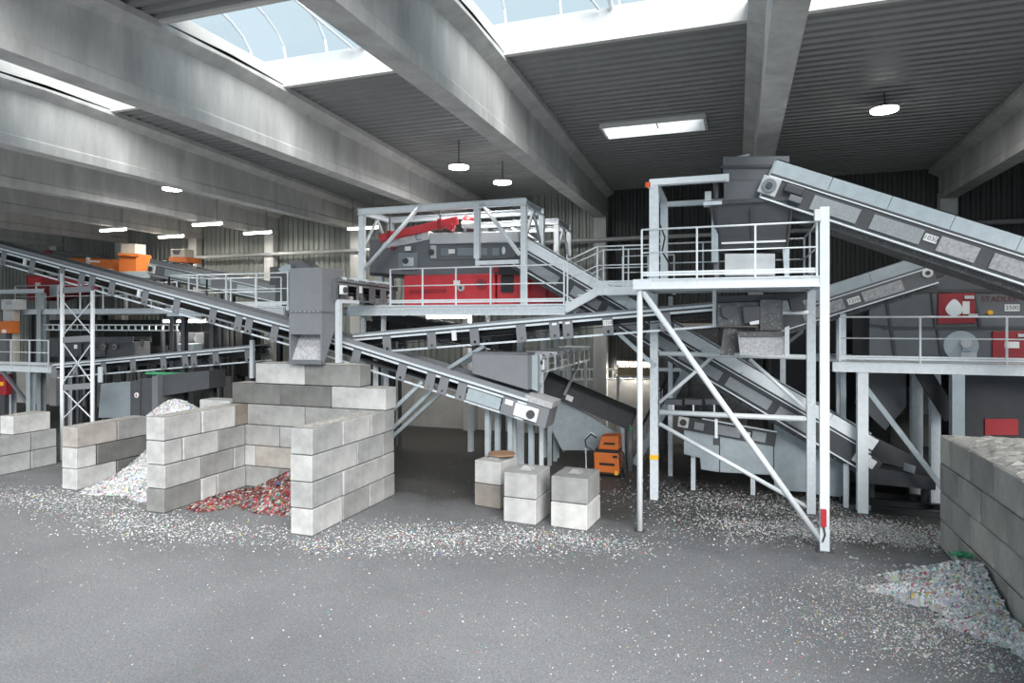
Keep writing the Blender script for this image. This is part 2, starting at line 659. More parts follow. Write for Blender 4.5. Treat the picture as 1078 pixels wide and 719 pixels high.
# ------------------------------------------------------------------ lamps
def round_lamp(u, v, z, label, power=240, rod=0.5):
    p = PG(u, v, z)
    t = thing('high_bay_lamp', label, 'lamp', (p.x, p.y, z), 'round roof lamps')
    MB().tube((p.x, p.y, z + .05), (p.x, p.y, z + .13), 0.34, 20, 0.2).build('housing', 'dark', t)
    MB().tube((p.x, p.y, z), (p.x, p.y, z + .05), 0.31, 20).build('diffuser', 'lamp', t)
    MB().tube((p.x, p.y, z + .13), (p.x, p.y, deck_z(p.y) + .04), 0.02, 6).build('hanger', 'dark', t)
    ld = bpy.data.lights.new('lamp_light', 'AREA')
    ld.shape, ld.size, ld.energy, ld.color = 'DISK', 0.45, power, (1.0, 0.99, 0.96)
    lo = bpy.data.objects.new('lamp_light', ld)
    link(lo, V((p.x, p.y, z - 0.02)), t)
    return t


round_lamp(483, 177, 9.6, 'round lamp on a long rod nearest the skylight curb', 90)
round_lamp(529, 193, 9.6, 'round lamp beside the roof beam above the steel gantry', 70)
round_lamp(931, 117, 10.05, 'round lamp fixed to the roof deck above the inclined belt', 60)
round_lamp(181, 200, 9.5, 'round lamp between beams over the sorting machines', 120)


def tube_lamp(p, label, L=1.5, power=60, top=None, ax=XA):
    p = V(p)
    t = thing('tube_lamp', label, 'lamp', p, 'tube lamps')
    a = V(ax) * L / 2
    MB().beam(p - a + ZA * .06, p + a + ZA * .06, 0.16 if p.y < 26 else 0.30, 0.06).build('housing', 'galv_pale', t)
    MB().tube(p - a, p + a, 0.065, 8).build('tube', 'tube', t)
    tz = top if top else BEAM_Z
    MB().tube(p + ZA * .09 - a * .7, V((p.x, p.y, tz)) - a * .7, 0.012, 6).build('hanger', 'dark', t)
    MB().tube(p + ZA * .09 + a * .7, V((p.x, p.y, tz)) + a * .7, 0.012, 6).build('hanger', 'dark', t)
    ld = bpy.data.lights.new('lamp_light', 'AREA')
    ld.shape, ld.size, ld.size_y, ld.energy, ld.color = 'RECTANGLE', L, 0.12, power, (1.0, 0.95, 0.86)
    lo = bpy.data.objects.new('lamp_light', ld)
    link(lo, p - ZA * 0.07, t)
    return t


for u, v, lab in ((119, 242, 'glowing tube lamp hanging above the upright orange sorter cabinet'), (218, 236, 'glowing tube lamp hanging in the beam bay before the wall pipe end'),
                  (180, 249, 'glowing tube lamp hanging near the wall above the small orange sorter'), (271, 245, 'glowing tube lamp hanging near the wall beside the pale wall column'),
                  (382, 240, 'glowing tube lamp hanging near the wall behind the gantry corner')):
    p = PG(u, v, 8.9)
    tube_lamp(p, lab, top=deck_z(p.y))

# ================================================================== CONCRETE BLOCKS
SHADES = [(0.51, 0.51, 0.50), (0.385, 0.385, 0.375), (0.60, 0.60, 0.59), (0.29, 0.29, 0.278), (0.47, 0.475, 0.47), (0.19, 0.19, 0.182), (0.66, 0.655, 0.64)]
BROWN = (0.33, 0.28, 0.24)
block_cache = {}


def block_mesh(l, w, h, stud=False):
    key = (round(l, 3), round(w, 3), round(h, 3), stud)
    if key in block_cache:
        return block_cache[key]
    bm = bmesh.new()
    bmesh.ops.create_cube(bm, size=1.0, matrix=Matrix.Translation((0, 0, h / 2)) @ Matrix.Diagonal((l - 0.03, w - 0.02, h - 0.02, 1)))
    bmesh.ops.bevel(bm, geom=list(bm.edges), offset=0.018, segments=1, affect='EDGES')
    if stud:
        for cx in ([0] if l < 1.0 else [-l / 4, l / 4]):
            r = bmesh.ops.create_cone(bm, cap_ends=True, segments=4, radius1=0.22, radius2=0.10, depth=0.09,
                                      matrix=Matrix.Translation((cx, 0, h + 0.038)) @ Matrix.Rotation(math.pi / 4, 4, 'Z'))
    me = bpy.data.meshes.new('concrete_block')
    bm.to_mesh(me)
    bm.free()
    me.materials.append(M['block'])
    block_cache[key] = me
    return me


def block(loc, l, axis, parent=None, w=0.6, h=0.6, shade=None, stud=False, jit=True):
    me = block_mesh(l, w, h, stud)
    o = bpy.data.objects.new('concrete_block', me)
    j = V((random.uniform(-.014, .014), random.uniform(-.006, .006), 0)) if jit else V((0, 0, 0))
    link(o, V(loc) + j, parent)
    o.rotation_euler = (0, 0, (math.pi / 2 if axis == 'y' else 0) + random.uniform(-.006, .006))
    k = shade if shade else random.choice(SHADES)
    g = random.uniform(0.94, 1.06) * 0.69
    o.color = (k[0] * g, k[1] * g, k[2] * g, 1)
    return o


def block_wall(label, x0, x1, y0, rows, axis='y', z0=0.0, top_debris=True, name='block_wall', shades=None):
    """rows: list of (list of lengths, start offset) bottom to top; wall runs along axis"""
    t = thing(name, label, 'wall', ((x0 + x1) / 2, y0, z0))
    return t


def lay(t, run, fixed, z, lens, axis, shades=None, stud=False):
    """lay one course: run = start coordinate along axis, fixed = centre on the other axis"""
    p = run
    for i, l in enumerate(lens):
        c = p + l / 2
        loc = (fixed, c, z) if axis == 'y' else (c, fixed, z)
        block(loc, l, axis, t, shade=shades[i] if shades and i < len(shades) else None, stud=stud)
        p += l


S = SHADES
# wall beside the chute bay, its open end towards the yard
wa = thing('block_wall', 'four course concrete block wall joined to the stepped block tower', 'wall', (-9.2, 12.1, 0))
lay(wa, 12.1, -9.2, 0.0, [1.2, 1.2, 0.7], 'y', [S[2], S[1], S[0]])
lay(wa, 12.1, -9.2, 0.6, [1.2, 1.9], 'y', [S[4], S[0]])
lay(wa, 12.1, -9.2, 1.2, [1.85, 1.25], 'y', [S[2], S[4]])
lay(wa, 12.1, -9.2, 1.8, [1.2, 1.25, 0.65], 'y', [S[4], S[6], S[0]])
# end faces of the two front blocks vary
wb = thing('block_wall', 'four course concrete block wall between red and white flake bays', 'wall', (-13.75, 12.34, 0))
lay(wb, 12.34, -13.75, 0.0, [1.2, 0.55, 1.1], 'y', [S[3], S[6], S[0]])
lay(wb, 12.34, -13.75, 0.6, [1.2, 1.2, 0.45], 'y', [S[0], S[1], S[4]])
lay(wb, 12.34, -13.75, 1.2, [0.6, 1.22, 1.03], 'y', [S[2], S[2], S[1]])
lay(wb, 12.34, -13.75, 1.8, [1.22, 1.22, 0.75], 'y', [S[2], S[6], BROWN])
wc = thing('block_wall', 'three course concrete block wall half buried by white flakes', 'wall', (-17.9, 13.2, 0))
lay(wc, 13.2, -17.9, 0.0, [1.27, 1.1], 'y', [S[2], S[5]])
lay(wc, 13.2, -17.9, 0.6, [0.63, 1.74], 'y', [S[2], S[5]])
lay(wc, 13.2, -17.9, 1.2, [1.28, 1.09], 'y', [(0.50, 0.46, 0.43), S[1]])
wd = thing('block_wall', 'stepped concrete block wall with one shorter top course', 'wall', (-21.85, 12.2, 0))
lay(wd, 11.2, -21.85, 0.0, [1.15, 1.15, 1.15, 0.85], 'y', [S[1], S[4], S[4], S[4]])
lay(wd, 11.2, -21.85, 0.6, [1.15, 1.15, 1.15, 0.85], 'y', [S[0], S[1], S[4], S[4]])
lay(wd, 14.07, -21.85, 1.2, [1.22], 'y', [S[6]])

# stepped tower closing the bay
wt = thing('block_tower', 'six course concrete block tower under the grey discharge chute', 'wall', (-11.4, 15.4, 0))
yb = 15.5
lay(wt, -14.05, yb, 0.0, [1.7, 1.7, 1.75], 'x', [S[1], S[3], S[1]])
lay(wt, -14.05, yb, 0.6, [0.9, 1.7, 1.7, 0.85], 'x', [S[0], (0.47, 0.44, 0.40), S[1], S[0]])
lay(wt, -14.05, yb, 1.2, [1.75, 1.7, 1.7], 'x', [S[1], S[4], S[1]])
lay(wt, -13.44, yb, 1.8, [2.0, 1.72, 0.84], 'x', [S[1], S[1], S[4]])
lay(wt, -14.0, yb, 2.4, [1.72, 1.72, 1.72], 'x', [S[5], S[5], S[2]])
lay(wt, -13.15, yb, 3.0, [1.72, 1.80], 'x', [S[2], S[3]])
block((-15.0, 15.9, 0), 1.2, 'x', wt, shade=S[2])
block((-15.0, 15.9, 0.6), 1.2, 'x', wt, shade=S[2])
block((-15.0, 15.9, 1.2), 1.2, 'x', wt, shade=S[6])
block((-15.0, 15.9, 1.8), 1.2, 'x', wt, shade=S[6])

# wall at the edge of the yard on the other side
we = thing('block_wall', 'broad concrete block wall with debris on top beside the white flake heap', 'wall', (4.7, 12.0, 0))
for r, first in enumerate([1.2, 0.6, 1.2, 0.6]):
    for k, xc in enumerate((4.37, 4.97, 5.57)):
        y = 15.92 - (0 if k == 0 else 0.0)
        f = True
        while y > 6.2:
            l = first if f else 1.2
            f = False
            if k < 2 or r == 3:
                sh = random.choice([(0.42, 0.41, 0.39), (0.54, 0.53, 0.50), (0.47, 0.455, 0.425), (0.62, 0.60, 0.56)])
                block((xc, y - l / 2, r * 0.6), l, 'y', we, shade=sh)
            y -= l


def debris(parent, x0, x1, y0, y1, z, hgt=0.06, n=14, seed=1):
    """uneven dust and crumbs lying on top of a wall"""
    rr = random.Random(seed)
    nx = max(3, int((x1 - x0) / 0.14))
    ny = max(3, int((y1 - y0) / 0.14))
    mb = MB()
    for j in range(ny + 1):
        for i in range(nx + 1):
            e = min(i, nx - i, 2) / 2 * min(j, ny - j, 2) / 2
            mb.v.append(V((x0 + (x1 - x0) * i / nx + rr.uniform(-.03, .03), y0 + (y1 - y0) * j / ny + rr.uniform(-.03, .03), z + 0.002 + e * hgt * rr.uniform(0.2, 1.0))))
    for j in range(ny):
        for i in range(nx):
            k = j * (nx + 1) + i
            mb.f.append((k, k + 1, k + nx + 2, k + nx + 1))
    o = mb.build('debris', 'dirt', parent, fix=False, label='dust and crumbs lying along the top of the wall')
    o['kind'] = 'stuff'
    return o


debris(wa, -9.46, -8.94, 12.2, 15.1, 2.395, 0.09, seed=3)
debris(wb, -14.0, -13.5, 12.4, 15.1, 2.395, 0.09, seed=4)
debris(wc, -18.15, -17.65, 13.3, 15.5, 1.795, 0.08, seed=5)
debris(wd, -22.1, -21.6, 14.1, 15.2, 1.795, 0.1, seed=6)
debris(wt, -13.95, -13.2, 15.22, 15.78, 2.995, 0.06, seed=7)
debris(wt, -9.6, -8.9, 15.22, 15.78, 2.995, 0.05, seed=8)
debris(wt, -13.1, -9.7, 15.22, 15.78, 3.595, 0.07, seed=9)
debris(we, 4.12, 5.85, 6.4, 15.85, 2.395, 0.09, seed=10)

# three pairs of single blocks standing free
BL = 0.86
for (fl, fr, names, d, sh, rot) in (
        ((501, 533), (531, 537), ('upper pale block of the pair with a brown board lying on it', 'lower brownish block of the pair topped by a brown board'), 0.9, (S[6], (0.36, 0.32, 0.285)), -12),
        ((530.5, 549.5), (566, 554), ('upper concrete block of the middle free standing pair', 'lower concrete block of the middle free standing pair'), 1.05, (S[0], S[2]), -4),
        ((581.5, 554), (620, 561), ('upper grey concrete block of the pair nearest the orange welder', 'lower white concrete block of the pair nearest the orange welder'), 1.1, (S[1], (0.74, 0.735, 0.71)), -5)):
    a, b = PG(*fl), PG(*fr)
    cx = (a.x + b.x) / 2
    yf = (a.y + b.y) / 2
    wdt = abs(b.x - a.x)
    for k in (0, 1):
        o = block((cx, yf + d / 2, 0.6 * k + 0.0), wdt, 'x', None, w=d, h=0.6, shade=sh[1 - k], stud=(k == 1), jit=False)
        o.rotation_euler = (0, 0, math.radians(rot + (1.5 if k else 0)))
        tag(o, names[1 - k], 'concrete block', 'free standing block pairs')
    if d < 1:
        bz = 1.2
        MBb = MB().tube((cx + 0.12, yf + 0.55, bz + 0.086), (cx + 0.12, yf + 0.55, bz + 0.12), 0.36, 24)
        tag(MBb.build('round_board', mat('rusty_board', (0.30, 0.17, 0.10), 0.8, var=0.2)), 'rusty brown round lid lying on top of a block', 'lid')

# ================================================================== MACHINE HELPERS
def leg(parent, p, z0=0.0, w=0.14, m='galv', name='leg', plate=True, kind='h'):
    p = V(p)
    mb = MB()
    if kind == 'h':
        mb.hbeam((p.x, p.y, z0 + (0.02 if plate else 0)), (p.x, p.y, p.z), w, w, 0.02)
    elif kind == 'o':
        mb.tube((p.x, p.y, z0), (p.x, p.y, p.z), w / 2, 12)
    else:
        mb.beam((p.x, p.y, z0), (p.x, p.y, p.z), w, w)
    o = mb.build(name, m, parent, smooth=(kind == 'o'))
    if plate:
        MB().box(p.x - w * .9, p.x + w * .9, p.y - w * .9, p.y + w * .9, z0, z0 + 0.02).build('foot_plate', 'dark', o)
    return o


def railing(parent, pts, h=1.1, step=1.25, m='galv_pale', toe=True, posts=None, r=0.022):
    """pts: floor-level corner points; builds handrail, middle rail, toe boards and posts"""
    pts = [V(p) for p in pts]
    MB().pipe([p + ZA * h for p in pts], r).build('handrail', m, parent, smooth=True)
    MB().pipe([p + ZA * h * .53 for p in pts], r * .8).build('middle_rail', m, parent, smooth=True)
    for a, b in zip(pts[:-1], pts[1:]):
        L = (b - a).length
        n = max(1, round(L / step))
        flat = abs((b - a).z) < 0.05
        if toe and flat:
            MB().beam(a + ZA * .085, b + ZA * .085, 0.012, 0.05).beam(a + ZA * .14, b + ZA * .14, 0.012, 0.045).build('toe_board', m, parent)
        for i in range(n + 1):
            p = a.lerp(b, i / n)
            if i == 0 and a is not pts[0]:
                continue
            o = MB().beam(p - ZA * .12, p + ZA * h, 0.04, 0.045).build('railing_post', m, parent)
            MB().box(p.x - .05, p.x + .05, p.y - .035, p.y + .035, p.z - .14, p.z - .02).build('post_bracket', m, o)


def bracket_plate(fr, s, n0, n1, t, w=0.26):
    """plate with a square hole near its lower edge"""
    mb = MB()
    h0 = n0 + 0.05
    hs = 0.035
    mb.fbox(fr, s - w / 2, s + w / 2, t - .012, t, h0 + 2 * hs, n1)
    mb.fbox(fr, s - w / 2, s + w / 2, t - .012, t, n0, h0)
    mb.fbox(fr, s - w / 2, s - hs, t - .012, t, h0, h0 + 2 * hs)
    mb.fbox(fr, s + hs, s + w / 2, t - .012, t, h0, h0 + 2 * hs)
    return mb


def open_conveyor(root, A, B, e2=YA, w=0.95, h=0.56, brackets=(), skirt=0.13, mframe='galv', mplate='midgrey', rear=True, lower=True, pw=0.27):
    A, B = V(A), V(B)
    L = (B - A).length
    fr = Frame(A, B - A, e2)
    for t, s in ((0, -1), (w, 1)):
        mb = MB()
        mb.fbox(fr, 0, L, t - .03, t + .03, -0.055, 0)
        mb.fbox(fr, 0, L, t - .035, t + .035, -0.16, -0.105)
        mb.build('side_rail', mframe, root)
        MB().fbox(fr, 0, L, t - .012, t + .012, -0.105, -0.055).build('rail_slot', 'dark', root)
        if skirt:
            tt = t + (.035 if s < 0 else -.035)
            MB().fbox(fr, 0, L, tt - .01, tt + .01, 0.0, skirt).build('skirt_board', mplate, root)
        if lower:
            MB().fbox(fr, 0, L, t - .02, t + .02, -h, -h + 0.05).build('lower_rail', mframe, root)
    MB().fbox(fr, 0, L, .05, w - .05, -0.03, -0.012).build('belt', 'rubber', root)
    MB().fbox(fr, 0, L, .06, w - .06, -h * .62, -h * .62 + .018).build('return_belt', 'rubber', root)
    # trough pan closing the frame between the two belt runs
    MB().fbox(fr, 0, L, w * .5 - .1, w * .5 + .1, -h * .5, -0.05).build('spine', 'black', root)
    for s in brackets:
        if 0 < s < L:
            bracket_plate(fr, s, -h + .01, -0.10, -0.035, pw).build('bracket', mplate, root)
            bracket_plate(fr, s, -h + .01, -0.10, w + 0.047, pw).build('bracket', mplate, root)
            MB().tube(fr.pt(s, 0.02, -h * .35), fr.pt(s, w - 0.02, -h * .35), 0.045, 8).build('roller', 'dark', root)
    return fr, L


def covered_conveyor(root, A, B, e2=YA, w=1.05, panels=(), skirt_len=1.25, hs=0.32, hp=0.44, guard='guard', plate='dark', skirtm='galv_blue', rear=True, lip='galv_pale'):
    A, B = V(A), V(B)
    L = (B - A).length
    fr = Frame(A, B - A, e2)
    n = max(1, round(L / skirt_len))
    d1 = -hs
    d2 = -hs - 0.11
    d3 = d2 - hp
    for t, s in ((0, 1), (w, -1)):
        for i in range(n):
            a, b = L * i / n + .006, L * (i + 1) / n - .006
            MB().fbox(fr, a, b, t - .015, t + .015, d1, 0).fbox(fr, a, b, t - .015, t + s * .07, -0.02, 0.0).build('skirt_panel', skirtm, root)
        MB().fbox(fr, 0, L, t - .02, t + .02, d2, d1).build('side_channel', plate, root)
        MB().fbox(fr, 0, L, t - .045, t + .045, d2 + .03, d2 + .055).build('edge_rail', lip, root)
        MB().fbox(fr, 0, L, t - .02, t + .02, d3, d2).build('side_plate', plate, root)
        MB().fbox(fr, 0, L, t - .06, t + .06, d3 - .035, d3).build('lower_rail', lip, root)
    MB().fbox(fr, 0, L, .03, w - .03, d1 - .03, d1).build('belt', 'rubber', root)
    MB().fbox(fr, 0, L, .12, w - .12, d3 - .16, d3 - .03).build('belly_plate', 'dusty', root)
    for a, b in panels:
        MB().fbox(fr, a, b, -.05, -.02, d3 + .07, d2 - .05).build('guard_panel', guard, root, bevel=.006)
    return fr, L


def bolt_disc(parent, c, nrm, r, m='silver', name='bearing', depth=0.05):
    c, nrm = V(c), V(nrm).normalized()
    o = MB().tube(c, c + nrm * depth, r, 16).build(name, m, parent)
    MB().tube(c + nrm * depth, c + nrm * (depth + .03), r * .45, 12).build('shaft_cap', 'dark', o)
    return o


def gearmotor(parent, fr, s, t, n, name='drive_motor', sz=1.0):
    o = MB().fbox(fr, s - .13 * sz, s + .13 * sz, t - .10, t, n - .13 * sz, n + .13 * sz).build(name, 'white', parent, bevel=.02)
    c = fr.pt(s, t - .10, n)
    MB().tube(c, c - fr.e2 * .04, .085 * sz, 14).build('motor_flange', 'dark', o)
    return o


# ================================================================== TOWER PLATFORM WITH HOPPER
TX0, TX1, TY0, TY1, TZ = -2.08, 1.75, 14.9, 17.65, 5.76
tw = thing('tower_platform', 'tall galvanised steel tower platform with long diagonal front brace', 'platform', ((TX0 + TX1) / 2, (TY0 + TY1) / 2, 0))
leg(tw, (TX0, TY0, 5.58), w=0.13, kind='o', m='galv_pale')
colr = leg(tw, (TX1 - .01, TY0, 7.18), w=0.18, kind='b', m='galv_pale')
leg(tw, (TX0, TY1, 5.56), w=0.20)
leg(tw, (TX1 + .01, TY1, 5.56), w=0.20, m='galv')
# beams of the deck
for a, b in (((TX0 - .1, TY0, TZ - .12), (TX1 - .1, TY0, TZ - .12)), ((TX0, TY1, TZ - .12), (TX1, TY1, TZ - .12)),
             ((TX0, TY0 + .1, TZ - .12), (TX0, TY1, TZ - .12)), ((TX1 - .05, TY0 + .1, TZ - .12), (TX1 - .05, TY1, TZ - .12)),
             ((TX0, 16.3, TZ - .12), (TX1, 16.3, TZ - .12))):
    MB().hbeam(a, b, 0.1, 0.2, 0.015, up=ZA).build('deck_beam', 'galv_pale', tw)
MB().box(TX0 - .1, TX1 - .1, TY0 - .07, TY0 - .055, TZ - .22, TZ - .02).build('edge_plate', 'galv_pale', tw)
for zq_ in (TZ - .24, TZ - .035):
    MB().box(TX0 - .1, TX1 - .1, TY0 - .10, TY0 - .055, zq_, zq_ + .022).build('edge_flange', 'galv_pale', tw)
MB().box(TX0, TX1 - .12, TY0 + .02, TY1, TZ - .02, TZ).build('grating', 'galv', tw)
MB().box(TX0 - .14, TX0 + .28, TY0 - .09, TY0 - .07, TZ - .24, TZ - .01).build('corner_plate', 'galv_pale', tw)
# braces
MB().tube((TX0 + .08, TY0 - .02, 5.45), (TX1 - .06, TY0 - .02, 0.18), 0.065, 12).build('diagonal_brace', 'galv_pale', tw, smooth=True)
yb2 = TY1 - 0.02


def tb(p, q, r=0.05, Y=yb2, nm='brace'):
    MB().tube(P(*p, Y), P(*q, Y), r, 10).build(nm, 'galv_pale', tw, smooth=True)


tb((694, 372), (850, 376), .065, nm='cross_tube')
tb((694, 434), (850, 441), .07, nm='cross_tube')
tb((694, 446), (850, 534), .055)
tb((694, 424), (750, 376), .05)
tb((789, 378), (850, 432), .05)
# railing along the front and the sides
rp = [V((TX0 + .05, TY0 - .02, TZ)), V((TX1 - .15, TY0 - .02, TZ))]
railing(tw, rp, 1.12, 1.2)
railing(tw, [V((TX0 + .05, TY1 - .05, TZ)), V((TX1 - .15, TY1 - .05, TZ))], 1.1, 1.3, m='galv')
railing(tw, [V((TX1 - .15, TY0 + .1, TZ)), V((TX1 - .15, TY1 - .1, TZ))], 1.1, 1.2, m='galv')
# red emergency pull switch, junction box and yellow tape on the columns
q = P(867, 545, TY0 - .1)
MB().box(q.x - .05, q.x + .05, TY0 - .15, TY0 - .09, q.z - .18, q.z + .18).build('switch_box', 'red', tw, label='small red switch box')
q2 = MB().pipe([V((q.x, TY0 - .12, q.z - .18)), V((q.x + .03, TY0 - .12, q.z - .35)), V((q.x - .02, TY0 - .12, q.z - .5))], .015, 6).build('cable', 'cable', tw)
q = P(863, 227, TY0 - .1)
MB().box(q.x - .11, q.x + .03, TY0 - .2, TY0 - .05, q.z - .12, q.z + .12).build('junction_box', 'white', tw, bevel=.01)
MB().box(TX0 - .11, TX0 + .11, TY1 - .115, TY1 + .11, 1.1, 1.22).build('tape_band', 'yellow', tw, label='band of yellow tape')

# portal frame on the platform
pf = thing('portal_frame', 'galvanised portal frame standing on the tower platform beside the hopper', 'frame', (-1.75, 15.3, TZ))
PXf = -1.78
leg(pf, (PXf, 15.1, 7.92), z0=TZ, w=0.2, plate=False)
leg(pf, (PXf, 17.3, 7.92), z0=TZ, w=0.18, plate=False)
MB().hbeam((PXf - .1, 15.1, 7.98), (-.15, 15.1, 7.98), .14, .18).build('top_beam', 'galv_pale', pf)
MB().hbeam((PXf - .1, 17.3, 7.85), (-.15, 17.3, 7.85), .12, .16).build('top_beam', 'galv', pf)
MB().hbeam((PXf, 15.2, 7.98), (PXf, 17.25, 7.9), .12, .16, up=XA).build('side_beam', 'galv', pf)
q = P(682, 195, 15.0)
MB().tube(q - ZA * .05, q + ZA * .06, .06, 12).build('warning_light', 'amber', pf, label='small amber warning light')
MB().beam(q - ZA * .06, V((PXf, 15.0, q.z - .06)), .03, .03).build('light_arm', 'galv', pf)
# control devices and cables on the post
q = P(752, 222, 15.2)
MB().pipe([P(693, 232, 15.25), P(700, 250, 15.3), P(697, 265, 15.3), P(708, 283, 15.4)], .02, 6).build('cable', 'cable', pf)

# hopper
hp = thing('feed_hopper', 'dark grey steel feed hopper on the tower platform below the belt head', 'hopper', (0.4, 16.1, TZ))
YH0, YH1 = 15.4, 16.75


def XZ(u, v, Y):
    p = P(u, v, Y)
    return p.x, p.z


def prismY(poly_uv, Y0, Y1, Yp=None):
    """polygon given by photo points on the plane Y0, extruded to Y1"""
    pts = [P(u, v, Yp or Y0) for u, v in poly_uv]
    pts = [V((p.x, Y0, p.z)) for p in pts]
    return MB().prism(pts, (0, Y1 - Y0, 0))


prismY([(761, 165), (831, 164), (831, 190), (761, 190)], YH0, YH1).build('upper_box', 'grey', hp, bevel=.01)
prismY([(762, 190), (834, 190), (834, 212), (762, 212)], YH0 - .03, YH1 + .02).build('middle_box', 'grey', hp, bevel=.01)
prismY([(759, 174), (832, 173), (832, 176), (759, 177)], YH0 - .04, YH1 + .03).build('flange', 'dark', hp)
xa, za = XZ(747, 217, YH0)
xb, _ = XZ(836, 217, YH0)
xc, zc = XZ(757, 262, YH0)
xd, _ = XZ(829, 262, YH0)
MB().hexa([(xc, YH0 + .1, zc), (xd, YH0 + .1, zc), (xd, YH1 - .1, zc), (xc, YH1 - .1, zc), (xa, YH0 - .12, za), (xb, YH0 - .12, za), (xb, YH1 + .1, za), (xa, YH1 + .1, za)]).build('funnel', 'dark', hp)
MB().box(xa - .04, xb + .04, YH0 - .16, YH1 + .14, za, za + .09).build('funnel_rim', 'dark', hp)
for uu in (752, 791, 833):
    x1_, z1_ = XZ(uu, 220, YH0)
    x2_, z2_ = XZ(759 + (uu - 752) * .86, 260, YH0)
    MB().beam((x1_, YH0 - .13, z1_), (x2_, YH0 + .08, z2_), .05, .03).build('funnel_rib', 'dark', hp)
zf = XZ(757, 256, YH0)[1]
MB().box(xc + .05, xd - .03, YH0 + .03, YH0 + .08, zf - .02, zf + .02).build('dust_ledge', 'white', hp, label='ledge carrying white plastic dust')
prismY([(763, 267), (816, 267), (816, 290), (763, 290)], YH0 + .1, YH1 - .1).build('outlet_box', 'silver', hp, bevel=.01)
prismY([(750, 262), (757, 262), (757, 292), (752, 292)], YH0 + .2, YH0 + .32).build('support_leg', 'grey', hp)
prismY([(824, 262), (831, 262), (831, 292), (826, 292)], YH0 + .2, YH0 + .32).build('support_leg', 'galv', hp)
prismY([(749, 218), (756, 218), (756, 276), (749, 276)], YH0 + .0, YH0 + .2).build('side_post', 'galv_blue', hp)
q = P(748, 203, 15.35)
o = MB().box(q.x - .12, q.x + .02, 15.25, 15.5, q.z - .2, q.z + .02).build('drive_unit', 'silver', hp)
MB().tube((q.x + .12, 15.3, q.z - .15), (q.x + .12, 15.3, q.z + .35), .06, 10).build('drive_shaft', 'dark', hp)
MB().box(q.x - .15, q.x + .25, 15.2, 15.5, q.z - .3, q.z - .22).build('drive_bracket', 'galv', hp)
q = P(784, 163, YH0)
MB().tube((q.x - .35, YH0 + .1, q.z - .06), (q.x + .1, YH0 + .1, q.z + .02), .03, 8).build('pneumatic_cylinder', 'silver', hp)

# magnetic drum station under the deck
ms = thing('drum_station', 'dusty dark drum housing with boxed outlet hung inside the tower', 'machine', (0.3, 16.5, 3.9))
YM = 15.75
prismY([(755, 319), (801, 317), (801, 343), (755, 344)], YM + .1, YM + .9).build('drum_housing', 'dusty', ms, bevel=.03)
prismY([(800, 315), (824, 315), (824, 348), (800, 348)], YM, YM + .9).build('side_box', 'dusty', ms, bevel=.01)
prismY([(776, 349), (825, 349), (824, 355), (777, 355)], YM - .05, YM + .9).build('outlet_flange', 'dusty', ms)
prismY([(777, 355), (825, 355), (824, 374), (779, 374)], YM - .03, YM + .85).build('outlet_box', 'dustguard', ms, bevel=.01)
prismY([(781, 322), (800, 322), (800, 341), (783, 341)], YM - .05, YM + .1).build('motor_box', 'dark', ms, bevel=.03)
prismY([(756, 312), (850, 308), (850, 315), (756, 318)], YM + .2, YM + .7).build('hanger_beam', 'dark', ms)
prismY([(830, 314), (843, 312), (849, 326), (834, 328)], YM + .1, YM + .5).build('side_flap', 'dark', ms)
MB().tube(P(824, 329, YM + .3), P(851, 329, YM + .3), .05, 10).build('drum_shaft', 'galv_pale', ms)
MB().tube(P(767, 328, YM), P(767, 328, YM + .15), .16, 16).build('drum_cap', 'dark', ms)
prismY([(789, 339), (799, 337), (799, 341), (790, 342)], YM - .08, YM - .05).build('motor_label', 'white', ms)
prismY([(762, 345), (776, 345), (773, 374), (758, 374)], YM + .3, YM + .6).build('drop_chute', 'dusty', ms)
prismY([(826, 345), (831, 343), (831, 375), (826, 375)], YM + .2, YM + .3).build('outlet_post', 'galv', ms)
prismY([(826, 366), (846, 350), (846, 346), (826, 361)], YM + .3, YM + .36).build('strut', 'dark', ms)

# ================================================================== CONVEYORS
# the covered belt climbing from the far side to the hopper
YC1 = 15.28
A, B = P(818, 167.5, YC1), P(1230, 296, YC1)
c1 = thing('inclined_conveyor', 'large covered inclined belt conveyor marked 1030 rising to the hopper', 'conveyor', (B.x, YC1 + .5, 0))
fr, L = covered_conveyor(c1, A, B, panels=[])


def s_of(fr, u, v, Y):
    return (P(u, v, Y) - fr.o).dot(fr.e1)


for a, b, g in (((852, 0), (901, 0), 'guard'), ((915, 0), (968, 0), 'guard'), ((986, 0), (1027, 0), 'dustguard'), ((1042, 0), (1100, 0), 'dustguard'), ((1112, 0), (1170, 0), 'guard')):
    va = 168 + (a[0] - 812) * .3045 + 38
    vb = 168 + (b[0] - 812) * .3045 + 38
    MB().fbox(fr, s_of(fr, a[0], va, YC1), s_of(fr, b[0], vb, YC1), -.05, -.02, -.80, -.48).build('guard_panel', g, c1, bevel=.006)
sc = s_of(fr, 978.5, 253, YC1)
sign(c1, '1030', fr.pt(sc, -.03, -.60), fr.e1, fr.e3, .25, .15, .13)
bolt_disc(c1, fr.pt(0.08, -.05, -.60), -YA, .15, 'panel_grey', 'head_bearing')
MB().fbox(fr, -.12, .28, -.05, -.015, -.80, -.40).build('bearing_plate', 'silver', c1, bevel=.06)
MB().fbox(fr, .38, .78, -.14, -.02, -.62, -.44).build('drive_motor', 'dark', c1, bevel=.03)
MB().fbox(fr, .55, .82, -.16, -.02, -.78, -.64).build('switch_box', 'midgrey', c1, bevel=.02)
MB().fbox(fr, -.03, 0, -.01, 1.06, -.9, -.05).build('head_plate', 'galv_blue', c1)
pB = fr.pt(L - .6, 0, -.95)
for t in (0.05, 1.0):
    pp = fr.pt(L - .6, t, -.95)
    leg(c1, pp, w=.14)
